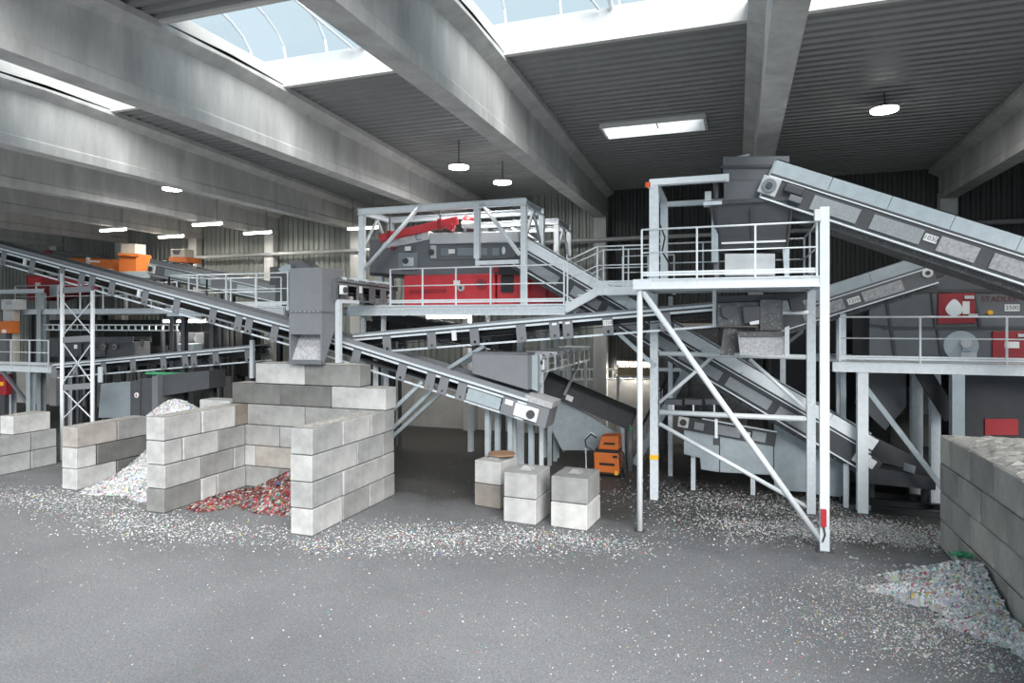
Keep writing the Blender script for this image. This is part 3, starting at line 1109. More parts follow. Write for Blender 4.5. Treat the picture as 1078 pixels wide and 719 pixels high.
for t in (0.05, 1.0):
    pp = fr.pt(L * .57, t, -.95)
    leg(c1, pp, w=.12) if pp.x > 5.95 else None

# belt rising towards the separator
YC2 = 19.0
A, B = P(800, 323, YC2), P(975, 266, YC2)
c2 = thing('inclined_conveyor', 'covered inclined belt conveyor marked 1210 rising behind the tower to the grey separator', 'conveyor', (A.x, YC2 + .5, 0))
fr2, L2 = covered_conveyor(c2, A, B, w=0.9, hs=.32, hp=.36, plate='grey', panels=[])
for a, b in ((845, 888), (908, 950)):
    k2 = (266 - 323) / (975 - 800)
    MB().fbox(fr2, s_of(fr2, a, 323 + (a - 800) * k2 + 25, YC2), s_of(fr2, b, 323 + (b - 800) * k2 + 25, YC2), -.05, -.02, -.74, -.46).build('guard_panel', 'dustguard', c2, bevel=.006)
s2 = s_of(fr2, 898.5, 316, YC2)
sign(c2, '1210', fr2.pt(s2, -.03, -.60), fr2.e1, fr2.e3, .30, .16, .13)
leg(c2, fr2.pt(s_of(fr2, 884, 320, YC2), .1, -.85), w=.14)
leg(c2, fr2.pt(s_of(fr2, 884, 320, YC2), .8, -.85), w=.14)
leg(c2, fr2.pt(0.35, .4, -.85), w=.14)
bolt_disc(c2, fr2.pt(L2 - .15, -.02, -.5), -YA, .12, 'white', 'head_bearing')
MB().fbox(fr2, L2 - .05, L2 + .2, .0, .2, -.7, -.4).build('drive_motor', 'dark', c2, bevel=.03)

# long steep belt falling through the tower
YC3 = 18.35
A, B = P(553, 249, YC3), P(926, 463, YC3)
c3 = thing('inclined_conveyor', 'long steep covered belt conveyor running down from the shredder through the tower', 'conveyor', (B.x, YC3 + .5, 0))
fr3, L3 = covered_conveyor(c3, A, B, w=1.0, skirtm='galv_pale', plate='dark')
for a, b in ((575, 610), (742, 785), (792, 838), (846, 880), (662, 700), (705, 738), (625, 655)):
    k = .5737
    MB().fbox(fr3, s_of(fr3, a, 249 + (a - 553) * k, YC3) - .35, s_of(fr3, b, 249 + (b - 553) * k, YC3) - .35, -.05, -.02, -.80, -.52).build('guard_panel', 'guard', c3, bevel=.006)
gearmotor(c3, fr3, L3 - .12, -.02, -.62, sz=1.3)
MB().fbox(fr3, L3 + .05, L3 + .22, -.1, -.02, -.74, -.50).build('terminal_box', 'white', c3, bevel=.02)
MB().fbox(fr3, L3, L3 + .35, 0, 1.0, -.95, -.45).build('tail_box', 'dark', c3)
for s in (L3 - .3,):
    for t in (.15, .9):
        leg(c3, fr3.pt(s, t, -.95), w=.12, m='dark' if t > .5 else 'galv')
# sheet guard hanging under its lower end
mbp = MB()
pts = [P(815, 437, YC3 + .62), P(853, 452, YC3 + .62), P(853, 518, YC3 + .62), P(815, 516, YC3 + .62)]
MB().prism(pts, (0, .03, 0)).build('guard_sheet', 'galv_blue', c3, label='large bluish sheet metal guard')
pts = [P(855, 455, YC3 + .6), P(895, 477, YC3 + .6), P(894, 524, YC3 + .6), P(855, 520, YC3 + .6)]
MB().prism(pts, (0, .03, 0)).build('guard_sheet', 'galv_blue', c3, label='large bluish sheet metal guard')

# nearly level belt crossing in front
YC4 = 16.35
A, B = P(372, 353.2, YC4), P(753, 320, YC4)
c4 = thing('belt_conveyor', 'slightly rising open belt conveyor marked 1220 passing before the shredder platform', 'conveyor', ((A.x + B.x) / 2, YC4 + .4, 0))
fr4 = Frame(A, B - A, YA)
ub = [408, 455, 500, 549, 584, 598, 640, 700]
fr4, L4 = open_conveyor(c4, A, B, w=.8, h=.56, brackets=[s_of(fr4, u, 353 - (u - 372) * .087 + 10, YC4) for u in ub], skirt=.06)
sc = s_of(fr4, 640, 340, YC4)
sign(c4, '1220', fr4.pt(sc, -.048, -.24), fr4.e1, fr4.e3, .22, .14, .11)
sign(c4, '', fr4.pt(s_of(fr4, 598, 340, YC4), -.048, -.16), fr4.e1, fr4.e3, .12, .06, .1)
sign(c4, '', fr4.pt(s_of(fr4, 584, 340, YC4), -.048, -.16), fr4.e1, fr4.e3, .12, .06, .1)
MB().fbox(fr4, s_of(fr4, 479, 350, YC4) - .06, s_of(fr4, 479, 350, YC4) + .06, -.1, -.04, -.38, -.10).build('sensor_box', 'galv_pale', c4)
prismY([(750, 304), (754, 304), (754, 344), (750, 344)], YC4 - .1, YC4 + .9).build('end_hanger', 'galv_pale', c4)
for u, v, in ((478, 372), (536, 367)):
    q = P(u, v, YC4)
# diagonal stays down from the belt
MB().beam(P(472, 388, YC4 + .25), P(510, 364, YC4 + .25), .10, .10).build('stay', 'galv_blue', c4)
MB().beam(P(486, 384, YC4 + .55), P(500, 376, YC4 + .55), .10, .10).build('stay', 'galv_blue', c4)
for u in (392,):
    for t in (.1, .7):
        leg(c4, fr4.pt(s_of(fr4, u, 350, YC4), t, -.55), w=.11)
MB().beam(fr4.pt(s_of(fr4, 645, 345, YC4), .9, -.55), P(690, 386, YC4 + .9), .14, .1).build('stay', 'galv_blue', c4)

# long belt falling from the sorting hall towards the block pairs
YC5 = 16.02
A, K, B = P(-40, 250, YC5), P(335, 351.2, YC5), P(556, 420.3, YC5)
c5 = thing('belt_conveyor', 'long grey open belt conveyor descending behind the block tower to the free blocks', 'conveyor', (B.x, YC5 + .4, 0))
fa = Frame(A, K - A, YA)


def br(fr, us, p, q, off=10):
    sl = (q[1] - p[1]) / (q[0] - p[0])
    return [s_of(fr, u, p[1] + (u - p[0]) * sl + off, YC5) for u in us]


fa, La = open_conveyor(c5, A, K, w=.85, h=.58, brackets=br(fa, [5, 35, 66, 87, 98, 119, 154, 187, 225, 252, 263, 290, 318], (-40, 250), (335, 351.2)))
fb = Frame(K, B - K, YA)
fb, Lb = open_conveyor(c5, K, B, w=.85, h=.58, brackets=br(fb, [376, 424, 454, 468, 487], (335, 351.2), (556, 420.3)))
MB().fbox(fb, s_of(fb, 493, 412, YC5), s_of(fb, 528, 423, YC5), -.07, -.03, -.50, -.18).build('cover_panel', 'galv_blue', c5, bevel=.01)
MB().fbox(fb, s_of(fb, 530, 420, YC5), s_of(fb, 545, 425, YC5), -.05, -.02, -.56, -.10).build('bracket', 'midgrey', c5)
sign(c5, '', fb.pt(s_of(fb, 538, 418, YC5), -.05, -.22), fb.e1, fb.e3, .22, .13, .08)
MB().fbox(fb, Lb - .28, Lb + .05, -.09, -.03, -.50, -.17).build('white_cover', 'white', c5, bevel=.01)
gearmotor(c5, fb, Lb + .2, -.03, -.33, sz=1.35)
MB().fbox(fb, Lb, Lb + .62, .02, .83, -.60, -.08).build('head_housing', 'midgrey', c5)
MB().fbox(fb, Lb - .1, Lb + .66, -.0, .85, -.06, .10).build('head_hood', 'dustguard', c5)
for u in (30, 150):
    sb = br(fa, [u], (-40, 250), (335, 351.2), 0)[0]
    MB().fbox(fa, sb - .05, sb + .05, -.12, -.05, -.36, -.14).build('sensor_box', 'galv_pale', c5)
# legs of the lower end
for u, v, t in ((508, 419, .50), (515, 420, .78), (533, 426, .50), (552, 432, .78)):
    s = s_of(fb, u, v, YC5)
    leg(c5, fb.pt(s, .05 + t, -.58), w=.13, m='galv_blue')
for (u1, v1, u2, v2, t) in ((445, 402, 392, 452, .1), (458, 408, 400, 464, .5), (470, 408, 402, 470, .85)):
    MB().beam(P(u1, v1, YC5 + t), P(u2, v2, YC5 + t), .09, .10).build('stay', 'galv_blue', c5)
    q = P(u2, v2, YC5 + t)
    leg(c5, (q.x, q.y, q.z), w=.11, m='galv_blue', name='stay_post')
# lattice support near the wall of white flakes
pa, pb_ = P(65.5, 288, YC5 - .1), P(97.5, 306, YC5 - .1)
for p in (pa, pb_):
    leg(c5, p, w=.13, kind='o', m='galv_pale', name='lattice_post')
for v0, v1 in ((318, 352), (362, 402), (411, 440)):
    for (ua, ub_) in ((67, 96), (96, 67)):
        MB().beam(P(ua, v0, YC5 - .1), P(ub_, v1, YC5 - .1), .025, .03).build('lattice_brace', 'galv', c5)
for v0 in (305, 357, 407):
    MB().beam(P(66, v0 + 1, YC5 - .1), P(97, v0 - 1, YC5 - .1), .06, .20).build('lattice_plate', 'midgrey', c5)

# feed box over the lower end of that belt
fbx = thing('feed_box', 'plain grey sheet steel feed box above the descending belt', 'hopper', P(527, 410, 16.5))
prismY([(497, 371.5), (555.5, 373.5), (555.5, 410.5), (497, 393)], YC5 + .12, YC5 + .75).build('shell', 'midgrey', fbx, bevel=.008)
prismY([(555.8, 374), (566, 374), (566, 412), (555.8, 408)], YC5 + .5, YC5 + .7).build('side_wing', 'galv_blue', fbx)
MB().box(P(497, 371, YC5 + .1).x, P(555.5, 371, YC5 + .1).x, YC5 + .1, YC5 + .77, P(520, 372.4, YC5 + .1).z, P(520, 371, YC5 + .1).z).build('rim', 'grey', fbx)

# roller belt coming out of the depth into the feed box
XR = -5.15
yA, yB = 16.75, 23.5
zR = 3.86
c8 = thing('roller_conveyor', 'idler belt frame leading away from the feed box into the hall', 'conveyor', (XR, 20, 0))
frr = Frame(V((XR, yA, zR)), YA, -XA)
MB().fbox(frr, 0, yB - yA, -.03, .03, -.12, -.04).build('side_rail', 'galv', c8)
MB().fbox(frr, 0, yB - yA, .77, .83, -.12, -.04).build('side_rail', 'galv', c8)
MB().fbox(frr, 0, yB - yA, -.03, .03, -.52, -.46).build('lower_rail', 'galv', c8)
MB().fbox(frr, 0, yB - yA, .77, .83, -.52, -.46).build('lower_rail', 'galv', c8)
MB().fbox(frr, 0, yB - yA, .05, .75, -.05, -.02).build('belt', 'rubber', c8)
for i in range(9):
    s = .35 + i * .78
    MB().fbox(frr, s - .05, s + .05, -.06, -.03, -.52, .02).build('upright', 'galv', c8)
    MB().tube(frr.pt(s, -.1, -.02), frr.pt(s, .85, -.02), .05, 10).build('roller', 'galv_pale', c8)
bolt_disc(c8, frr.pt(.3, -.03, -.2), XA, .14, 'white', 'head_bearing')
MB().fbox(frr, .4, .7, -.14, -.04, -.42, -.12).build('drive_motor', 'galv', c8, bevel=.03)
for s in (.6, 6.2):
    for t in (0, .8):
        leg(c8, frr.pt(s, t, -.5), w=.1)
MB().beam(frr.pt(1.2, 0, -.5), frr.pt(.2, 0, -1.0), .07, .07).build('stay', 'galv_blue', c8)
MB().beam(frr.pt(5.2, 0, -.5), frr.pt(3.2, 0, -1.4), .07, .07).build('stay', 'galv_blue', c8)

# black belt running down behind the welder
YC6 = 20.6
A, B = P(570, 394, YC6), P(668, 436, YC6)
c6 = thing('belt_conveyor', 'black side panelled belt conveyor descending behind the orange welding set', 'conveyor', (B.x, YC6 + .4, 0))
fr6 = Frame(A, B - A, YA)
L6 = (B - A).length
for t in (0, .8):
    n = 4
    for i in range(n):
        MB().fbox(fr6, L6 * i / n + .004, L6 * (i + 1) / n - .004, t - .02, t + .02, -.55, 0).build('side_panel', 'dark', c6)
    MB().fbox(fr6, 0, L6, t - .05, t + .05, -.02, .04).build('side_rail', 'black', c6)
MB().fbox(fr6, 0, L6, .04, .76, -.08, -.05).build('belt', 'rubber', c6)
sign(c6, '', fr6.pt(s_of(fr6, 599, 421, YC6), -.022, -.36), fr6.e1, fr6.e3, .24, .17, .09)
for s in (.5, L6 - .2):
    for t in (.05, .75):
        leg(c6, fr6.pt(s, t, -.55), w=.12, m='galv_blue')
# sheet wedge under it
MB().prism([P(570, 432, YC6 + .2), P(592, 420, YC6 + .2), P(652, 458, YC6 + .2), P(650, 474, YC6 + .2), P(592, 474, YC6 + .2)], (0, .04, 0)).build('sheet_panel', 'galv_blue', c6, label='bluish sheet metal panel below the belt')

# low belt under the tower
YC9 = 18.75
A, B = P(716, 436, YC9), P(818, 454, YC9)
c9 = thing('belt_conveyor', 'low dark belt conveyor with sheet metal sides below the tower', 'conveyor', ((A.x + B.x) / 2, YC9 + .3, 0))
fr9 = Frame(A, B - A, YA)
L9 = (B - A).length
MB().fbox(fr9, 0, L9, 0, .04, -.42, -.05).build('side_plate', 'dark', c9)
MB().fbox(fr9, 0, L9, .46, .5, -.42, -.05).build('side_plate', 'dark', c9)
MB().fbox(fr9, .6, L9, -.05, .03, -.03, 0).build('edge_rail', 'galv_pale', c9)
MB().fbox(fr9, .05, L9, .04, .46, -.1, -.07).build('belt', 'rubber', c9)
gearmotor(c9, fr9, .12, 0, -.2, sz=1.1)
MB().fbox(fr9, .42, .68, -.04, 0, -.34, -.14).build('cover_panel', 'guard', c9)
MB().fbox(fr9, 1.0, 1.65, -.04, 0, -.36, -.1).build('cover_panel', 'guard', c9)
MB().fbox(fr9, 1.95, 2.3, -.04, 0, -.36, -.1).build('cover_panel', 'guard', c9)
sign(c9, '', fr9.pt(1.8, -.005, -.22), fr9.e1, fr9.e3, .2, .12, .08)
Ys = YC9 + .05
MB().prism([P(720, 450, Ys), P(757, 456, Ys), P(757, 497, Ys), P(738, 494, Ys), P(737, 482, Ys), P(720, 478, Ys)], (0, .4, 0)).build('sheet_panel', 'galv_blue', c9)
MB().prism([P(758, 457, Ys), P(814, 468, Ys), P(814, 500, Ys), P(758, 497, Ys)], (0, .4, 0)).build('sheet_panel', 'galv_blue', c9)
for s in (.4, 2.0):
    leg(c9, fr9.pt(s, .25, -.42), w=.12)
# hangers with dark feet on the cross tube
for u in (709, 730, 752):
    q = P(u, 430, TY1 + .05)
    MB().beam((q.x, TY1 + .05, q.z - .12), (q.x, TY1 + .05, q.z + .1), .04, .04).build('clamp', 'galv', tw)
    MB().box(q.x - .22, q.x + .22, TY1 + .02, TY1 + .3, q.z + .1, q.z + .24).build('clamp_pad', 'dark', tw)
q = P(754, 441, TY1 + .05)
MB().beam((q.x, TY1 + .05, q.z), (q.x, TY1 + .05, q.z - .55), .07, .07).build('hanger', 'galv_pale', tw)
MB().box(q.x - .08, q.x + .08, TY1, TY1 + .12, q.z - .68, q.z - .5).build('hanger_foot', 'dark', tw)

# belts on the sorting side
YC10 = 18.0
A, B = P(56, 383.5, YC10), P(268, 364, YC10)
c10 = thing('belt_conveyor', 'low open belt conveyor rising from the lattice post to the block tower', 'conveyor', ((A.x + B.x) / 2, YC10 + .4, 0))
fr10 = Frame(A, B - A, YA)
k10 = (364 - 383.5) / (268 - 56)
fr10, L10 = open_conveyor(c10, A, B, w=.8, h=.56, brackets=[s_of(fr10, u, 383.5 + (u - 56) * k10 + 8, YC10) for u in (58, 80, 110, 141, 173, 196, 205, 228, 262)], skirt=.05)
for s in (.4, L10 * .45, L10 - .3):
    for t in (.1, .7):
        leg(c10, fr10.pt(s, t, -.55), w=.12, m='dark')
MB().beam(P(265.5, 358, YC10 - .1), P(265.5, 398, YC10 - .1), .14, .1).build('end_post', 'galv', c10)

YC11 = 21.8
A, B = P(158, 272, YC11), P(318, 305, YC11)
c11 = thing('inclined_conveyor', 'grey inclined belt conveyor descending from the orange sorters behind the walkway', 'conveyor', (B.x, YC11 + .5, 0))
fr11, L11 = covered_conveyor(c11, A, B, w=.9, hs=.16, hp=.42, skirtm='midgrey', plate='midgrey', panels=[(1.0, 2.4), (3.0, 3.6), (5.0, 6.0)], guard='galv_blue', lip='galv')
gearmotor(c11, fr11, .25, -.02, -.45, sz=1.4)
for s in (.8, L11 - .5, L11 * .5):
    for t in (.1, .8):
        leg(c11, fr11.pt(s, t, -.8), w=.12, m='dark')

# short cross belt feeding the chute, running away from the viewer
XS = -10.62
c7 = thing('cross_conveyor', 'short grey cross conveyor ending over the discharge chute', 'conveyor', (XS - .4, 17, 0))
yA = PX(356, 300, XS).y
yB = 19.0
zA = 5.98
fr7 = Frame(V((XS, yA, zA)), YA, -XA)
L7 = yB - yA
open_conveyor(c7, fr7.o, V((XS, yB, zA - .05)), e2=-XA, w=.9, h=.60, brackets=[.25, 1.05, 1.75, 2.4, 3.0], skirt=.05, mframe='midgrey', mplate='grey', pw=.36)
gearmotor(c7, fr7, .1, -.05, -.3, sz=1.0)
sign(c7, '', fr7.pt(1.05, -.06, -.25), fr7.e1, fr7.e3, .14, .2, .1)
MB().fbox(fr7, -.12, .02, .0, .9, -.62, .02).build('head_plate', 'grey', c7)
for i in range(5):
    MB().tube(fr7.pt(.3 + i * .6, -.06, .03), fr7.pt(.3 + i * .6, .95, .03), .05, 8).build('roller', 'galv', c7)
pp = PX(363, 310, XS)
MB().beam((XS + .02, 15.62, 3.62), (XS + .02, 15.62, 5.4), .14, .14).build('post', 'galv', c7)
MB().beam((XS + .02, 15.62, 5.36), (XS + .02, 16.6, 5.36), .1, .1).build('post_arm', 'galv', c7)
leg(c7, (XS - .8, 18.2, 5.38), w=.12)
leg(c7, (XS - .05, 18.2, 5.38), w=.12)

# discharge chute
ch = thing('discharge_chute', 'tall grey discharge chute with open square outlet over the block tower', 'chute', (-11.2, 15.0, 3.5))
CX0, CX1 = -11.78, -10.70
CY0, CY1 = 14.98, 16.0
z_top, z_mid, z_out, z_bot = P(320, 282, CY0).z, P(320, 328, CY0).z, P(320, 352, CY0).z, P(320, 382.5, CY0).z
MB().box(CX0, CX1, CY0, CY1, z_mid, z_top).build('upper_shell', 'midgrey', ch, bevel=.008)
MB().box(CX0 - .02, CX1 + .02, CY0 - .02, CY1 + .02, z_mid - .025, z_mid + .015).build('flange', 'grey', ch)
t_ = .05
yb0 = 15.10
# lower shell tapering forward, with the open outlet in front
MB().hexa([(CX0, yb0 - .12, z_out), (CX1, yb0 - .12, z_out), (CX1, 15.5, z_out), (CX0, 15.5, z_out), (CX0, CY0, z_mid - .025), (CX1, CY0, z_mid - .025), (CX1, CY1, z_mid - .025), (CX0, CY1, z_mid - .025)]).build('lower_shell', 'midgrey', ch)
for xs in (CX0, CX1 - t_):
    MB().hexa([(xs, CY0, z_bot), (xs + t_, CY0, z_bot), (xs + t_, 15.08, z_bot), (xs, 15.08, z_bot), (xs, CY0, z_out), (xs + t_, CY0, z_out), (xs + t_, 15.5, z_out), (xs, 15.5, z_out)]).build('outlet_cheek', 'midgrey', ch)
MB().hexa([(CX0 + t_, 14.99, z_bot), (CX1 - t_, 14.99, z_bot), (CX1 - t_, 15.08, z_bot), (CX0 + t_, 15.08, z_bot), (CX0 + t_, 15.42, z_out), (CX1 - t_, 15.42, z_out), (CX1 - t_, 15.5, z_out), (CX0 + t_, 15.5, z_out)]).build('outlet_slide', 'dustguard', ch, label='worn outlet slide')
MB().box(CX0, CX1, CY0 - .03, CY0 + .02, z_bot - .02, z_bot + .1).build('outlet_lip', 'grey', ch)
for i in range(7):
    xx = CX0 + .1 + i * .146
    MB().tube((xx, CY0 - .035, z_mid), (xx, CY0 - .02, z_mid), .015, 6).build('bolt', 'silver', ch)

# ================================================================== SHREDDER PLATFORM (LOWER DECK)
YP = 17.85
zD = P(450, 321, YP).z
xL, xR_ = P(373, 320, YP).x, P(596, 320, YP).x
xLL = P(178, 318, YP).x
sp = thing('walkway_platform', 'long galvanised walkway platform with railing in front of the red shredder', 'platform', ((xLL + xR_) / 2, 19.5, 0))
for (a, b) in ((xLL, P(300, 320, YP).x), (xL - .2, xR_)):
    MB().hbeam((a, YP, zD - .16), (b, YP, zD - .16), .12, .26, .02, up=ZA).build('edge_beam', 'galv_pale', sp)
    MB().box(a, b, YP - .075, YP - .06, zD - .30, zD - .03).build('edge_plate', 'galv', sp)
    MB().box(a, b, YP - .11, YP - .06, zD - .32, zD - .295).build('edge_flange', 'galv_pale', sp)
    MB().box(a, b, YP - .11, YP - .06, zD - .045, zD - .02).build('edge_flange', 'galv_pale', sp)
    MB().box(a, b, YP - .09, YP - .06, zD - .13, zD - .115).build('edge_rib', 'galv_pale', sp)
MB().hbeam((xLL, 22.0, zD - .16), (xR_, 22.0, zD - .16), .12, .26, .02, up=ZA).build('edge_beam', 'galv', sp)
MB().box(xLL, xR_, YP, 22.0, zD - .03, zD).build('grating', 'galv', sp)
x_ = xLL + .3
for xx in (xLL + .3, -17.6, -12.4, P(548, 330, 19.2).x):
    for yy in (YP + .4, 21.8):
        if xx > -11 and yy < 19:
            yy = 19.2
        leg(sp, (xx, yy, zD - .28), w=.18, m='galv' if xx > -11 else 'dark')
xr0 = P(411, 320, YP).x
railing(sp, [V((xr0, YP, zD)), V((xR_ - .06, YP, zD))], 1.12, 1.1)
railing(sp, [V((xLL, YP, zD)), V((P(303, 320, YP).x, YP, zD))], 1.12, 1.15)
railing(sp, [V((xLL, 19.6, zD)), V((P(296, 318, 19.6).x, 19.6, zD))], 1.12, 1.3, m='galv')
railing(sp, [V((xLL, YP, zD)), V((xLL, 19.6, zD))], 1.12, 1.0, m='galv')

# stair and upper walkway linking to the tower
up = thing('stair_walkway', 'short galvanised stair and upper walkway linking shredder platform and tower', 'platform', (-3.4, 18.3, 0))
YW = 17.85
xs0, xs1 = xR_ + .02, P(627, 303, YW).x
xw1 = TX0 - .14
zW = TZ + .0
YW2 = 18.75
MB().hbeam((xs1, YW, zW - .13), (xw1, YW, zW - .13), .1, .22, .015, up=ZA).build('edge_beam', 'galv_pale', up)
MB().box(xs1, xw1, YW - .07, YW - .055, zW - .24, zW - .02).build('edge_plate', 'galv_pale', up)
MB().hbeam((xs1, YW2, zW - .13), (xw1, YW2, zW - .13), .1, .22, .015, up=ZA).build('edge_beam', 'galv', up)
MB().box(xs1, xw1, YW, YW2, zW - .02, zW).build('grating', 'galv', up)
for yy in (YW, YW2):
    MB().beam((xs0 - .05, yy, zD - .16), (xs1 + .06, yy, zW - .12), .05, .24).build('stringer', 'galv_pale', up)
for i in range(3):
    xx = xs0 + (xs1 - xs0) * (i + .7) / 3.4
    zz_ = zD + (zW - zD) * (i + 1) / 3.6
    MB().box(xx - .12, xx + .12, YW + .03, YW2 - .03, zz_ - .03, zz_).build('tread', 'galv', up)
for yy in (YW, YW2):
    railing(up, [V((xs0 + .02, yy, zD + .1)), V((xs1 + .05, yy, zW)), V((xw1, yy, zW))], 1.12, 0.85, toe=True)
railing(up, [V((xs1 + .3, 20.6, zW)), V((xw1 + .4, 20.6, zW))], 1.1, .8, m='galv')
MB().box(xs1 + .2, xw1 + .4, YW2, 20.65, zW - .05, zW - .02).build('grating', 'galv', up)
for xx, yy in ((xw1 + .3, 20.5),):
    leg(up, (xx, yy, zW - .2), w=.13)

# ================================================================== SHREDDER AND SORTER ON THE LOWER DECK
YS = 18.7
sh = thing('shredder', 'red shredder with glossy front box and round rotor housing', 'machine', ((P(425, 310, YS).x + P(570, 310, YS).x) / 2, YS + 1, zD))
zb_ = zD + .02


def pr(poly, y0, y1):
    return prismY(poly, y0, y1)


pr([(425, 290), (521, 288), (521, 322), (425, 322)], YS, YS + 1.8).build('front_box', 'red', sh, bevel=.03)
pr([(523, 288), (556, 288), (556, 322), (523, 322)], YS + .05, YS + 1.8).build('rotor_box', 'red', sh, bevel=.02)
pr([(527, 290), (540, 290), (540, 308), (527, 308)], YS - .0, YS + .1).build('door_window', 'black', sh, bevel=.02)
cc = P(555, 309, YS)
MB().tube((cc.x, YS + .2, cc.z - .0), (cc.x, YS + 1.6, cc.z - .0), .55, 28).build('rotor_housing', 'darkred', sh, smooth=True)
MB().tube((cc.x + .65, YS + .3, cc.z - .1), (cc.x + .65, YS + 1.4, cc.z - .1), .42, 24).build('belt_guard', 'darkred', sh, smooth=True)
for u, v, r in ((507, 299, .17), (486, 303, .11)):
    q = P(u, v, YS)
    bolt_disc(sh, (q.x, YS, q.z), -YA, r, 'darkred' if r > .15 else 'silver', 'hub', .08)
pr([(431, 305), (470, 304), (470, 308), (431, 309)], YS - .02, YS + .01).build('ridge', 'darkred', sh)
q = P(481, 298, YS)
sign(sh, '', (q.x, YS - .005, q.z), XA, ZA, .22, .16, .09)
pr([(519, 278), (545, 277), (545, 287), (519, 287)], YS + .05, YS + .8).build('top_hatch', 'darkred', sh, bevel=.02)

so = thing('drum_feeder', 'dark grey sorting machine body standing above the red shredder', 'machine', (P(470, 270, YS).x, YS + 1.2, zD))
YD = YS + .12
pr([(389, 252), (437, 250), (437, 290), (389, 287)], YD, YD + 2.0).build('left_body', 'grey', so, bevel=.02)
pr([(437, 246), (545, 244), (547, 289), (437, 291)], YD - .02, YD + 2.0).build('main_body', 'grey', so, bevel=.02)
pr([(452, 245), (546, 243), (546, 255), (452, 257)], YD - .1, YD + .2).build('hood_panel', 'silver', so, bevel=.03)
pr([(400, 262), (405, 252), (425, 246), (451, 243), (452, 252), (425, 258)], YD - .06, YD + 1.0).build('fairing', 'silver', so, bevel=.02, label='silver curved fairing with blue emblem')
pr([(453, 258), (547, 257), (547, 272), (453, 274)], YD - .06, YD + .1).build('service_strip', 'grey', so, bevel=.02)
for a, b in ((464, 473), (481, 513), (518, 526)):
    pr([(a, 261), (b, 261), (b, 269), (a, 269)], YD - .09, YD - .05).build('access_panel', 'panel_grey', so, bevel=.01)
pr([(419, 266), (439, 266), (439, 284), (419, 284)], YD - .08, YD + .05).build('switch_panel', 'panel_grey', so, bevel=.02)
pr([(424, 271), (435, 271), (435, 280), (424, 280)], YD - .12, YD - .07).build('switch_face', 'silver', so, bevel=.02)
for u, v in ((429, 275), (456, 266)):
    q = P(u, v, YD)
    bolt_disc(so, (q.x, YD - .12, q.z), -YA, .1, 'dark', 'rotary_switch')
pr([(453, 258), (459, 258), (459, 272), (453, 272)], YD - .1, YD - .05).build('switch_face', 'silver', so, bevel=.02)
for u, v in ((431, 262), (477, 265)):
    q = P(u, v, YD)
    sign(so, '', (q.x, YD - .10, q.z), XA, ZA, .22, .14, .09)
q = P(427, 250, YD)
sign(so, '', (q.x - .05, YD - .07, q.z - .02), XA, ZA, .26, .13, .1)
q = P(442, 249.5, YD)
mbc = MB()
for i in range(10):
    t0, t1 = math.radians(40 + i * 28), math.radians(40 + (i + 1) * 28)
    mbc.tube((q.x + .11 * math.cos(t0), YD - .075, q.z + .11 * math.sin(t0)), (q.x + .11 * math.cos(t1), YD - .075, q.z + .11 * math.sin(t1)), .012, 5)
mbc.build('emblem', 'blue_ink', so)
q = P(531, 264, YD)
mbc = MB().prism([(q.x + .06 * math.cos(k), YD - .075, q.z + .12 * math.sin(k)) for k in [i * .628 for i in range(10)]], (0, .012, 0))
mbc.build('warning_disc', 'white', so)
MB().tube(P(412, 261, YD - .15), P(412, 261, YD - .15) + V((0, .2, 0)), .05, 10).build('fan_hub', 'darkred', so)
pr([(489, 246), (514, 246), (514, 240), (489, 241)], YD + .4, YD + 1.2).build('top_box', 'grey', so)
pr([(525, 275), (547, 273), (547, 289), (525, 289)], YD - .3, YD + .1).build('control_box', 'black', so)
for xx in (P(395, 300, YD).x + .1, P(520, 300, YD).x):
    for yy in (YD + 1.9,):
        leg(so, (xx, yy, P(395, 287, YD).z), z0=zD, w=.16, plate=False)
# support saddle between the two machines
pr([(441, 289), (455, 289), (459, 293), (437, 293)], YD + .3, YD + 1.5).build('saddle', 'black', so)
pr([(389, 286), (424, 289), (424, 291), (389, 290)], YD + .2, YD + 1.6).build('base_frame', 'dark', so)
leg(so, (P(395, 300, YD).x, YD + .4, P(395, 286, YD).z), z0=zD, w=.14, plate=False)

rc = thing('suspended_arm', 'long red beam hanging by chains above the grey sorting machine', 'beam', P(440, 245, YS + .2))
A, B = P(400, 251, YS - .05), P(482, 232, YS - .05)
MB().beam(A, B, .12, .26).build('arm', 'red', rc, bevel=.02)
for f, dz in ((.13, 0), (.78, 0)):
    q = A.lerp(B, f)
    MB().tube(q + ZA * .1, V((q.x, q.y, 8.3)), .025, 6).build('chain', 'dark', rc)
    MB().beam(q - V((.07, 0, 0)), q + V((.07, 0, 0)), .16, .34).build('clamp', 'darkred', rc)
MB().tube(B + V((-.25, -.1, -.2)), B + V((-.25, .15, -.2)), .12, 12).build('pulley', 'red', rc)
MB().tube(P(487, 236, YS + .1), P(500, 237, YS + .1), .12, 12).build('end_pipe', 'white', rc, smooth=True)
MB().tube(P(489, 233, YS + .3), P(499, 236, YS + .3), .2, 14).build('end_drum', 'darkred', rc, smooth=True)

# gantries around the sorter
XGR, XGL = -5.92, -11.46
ZG = 8.34


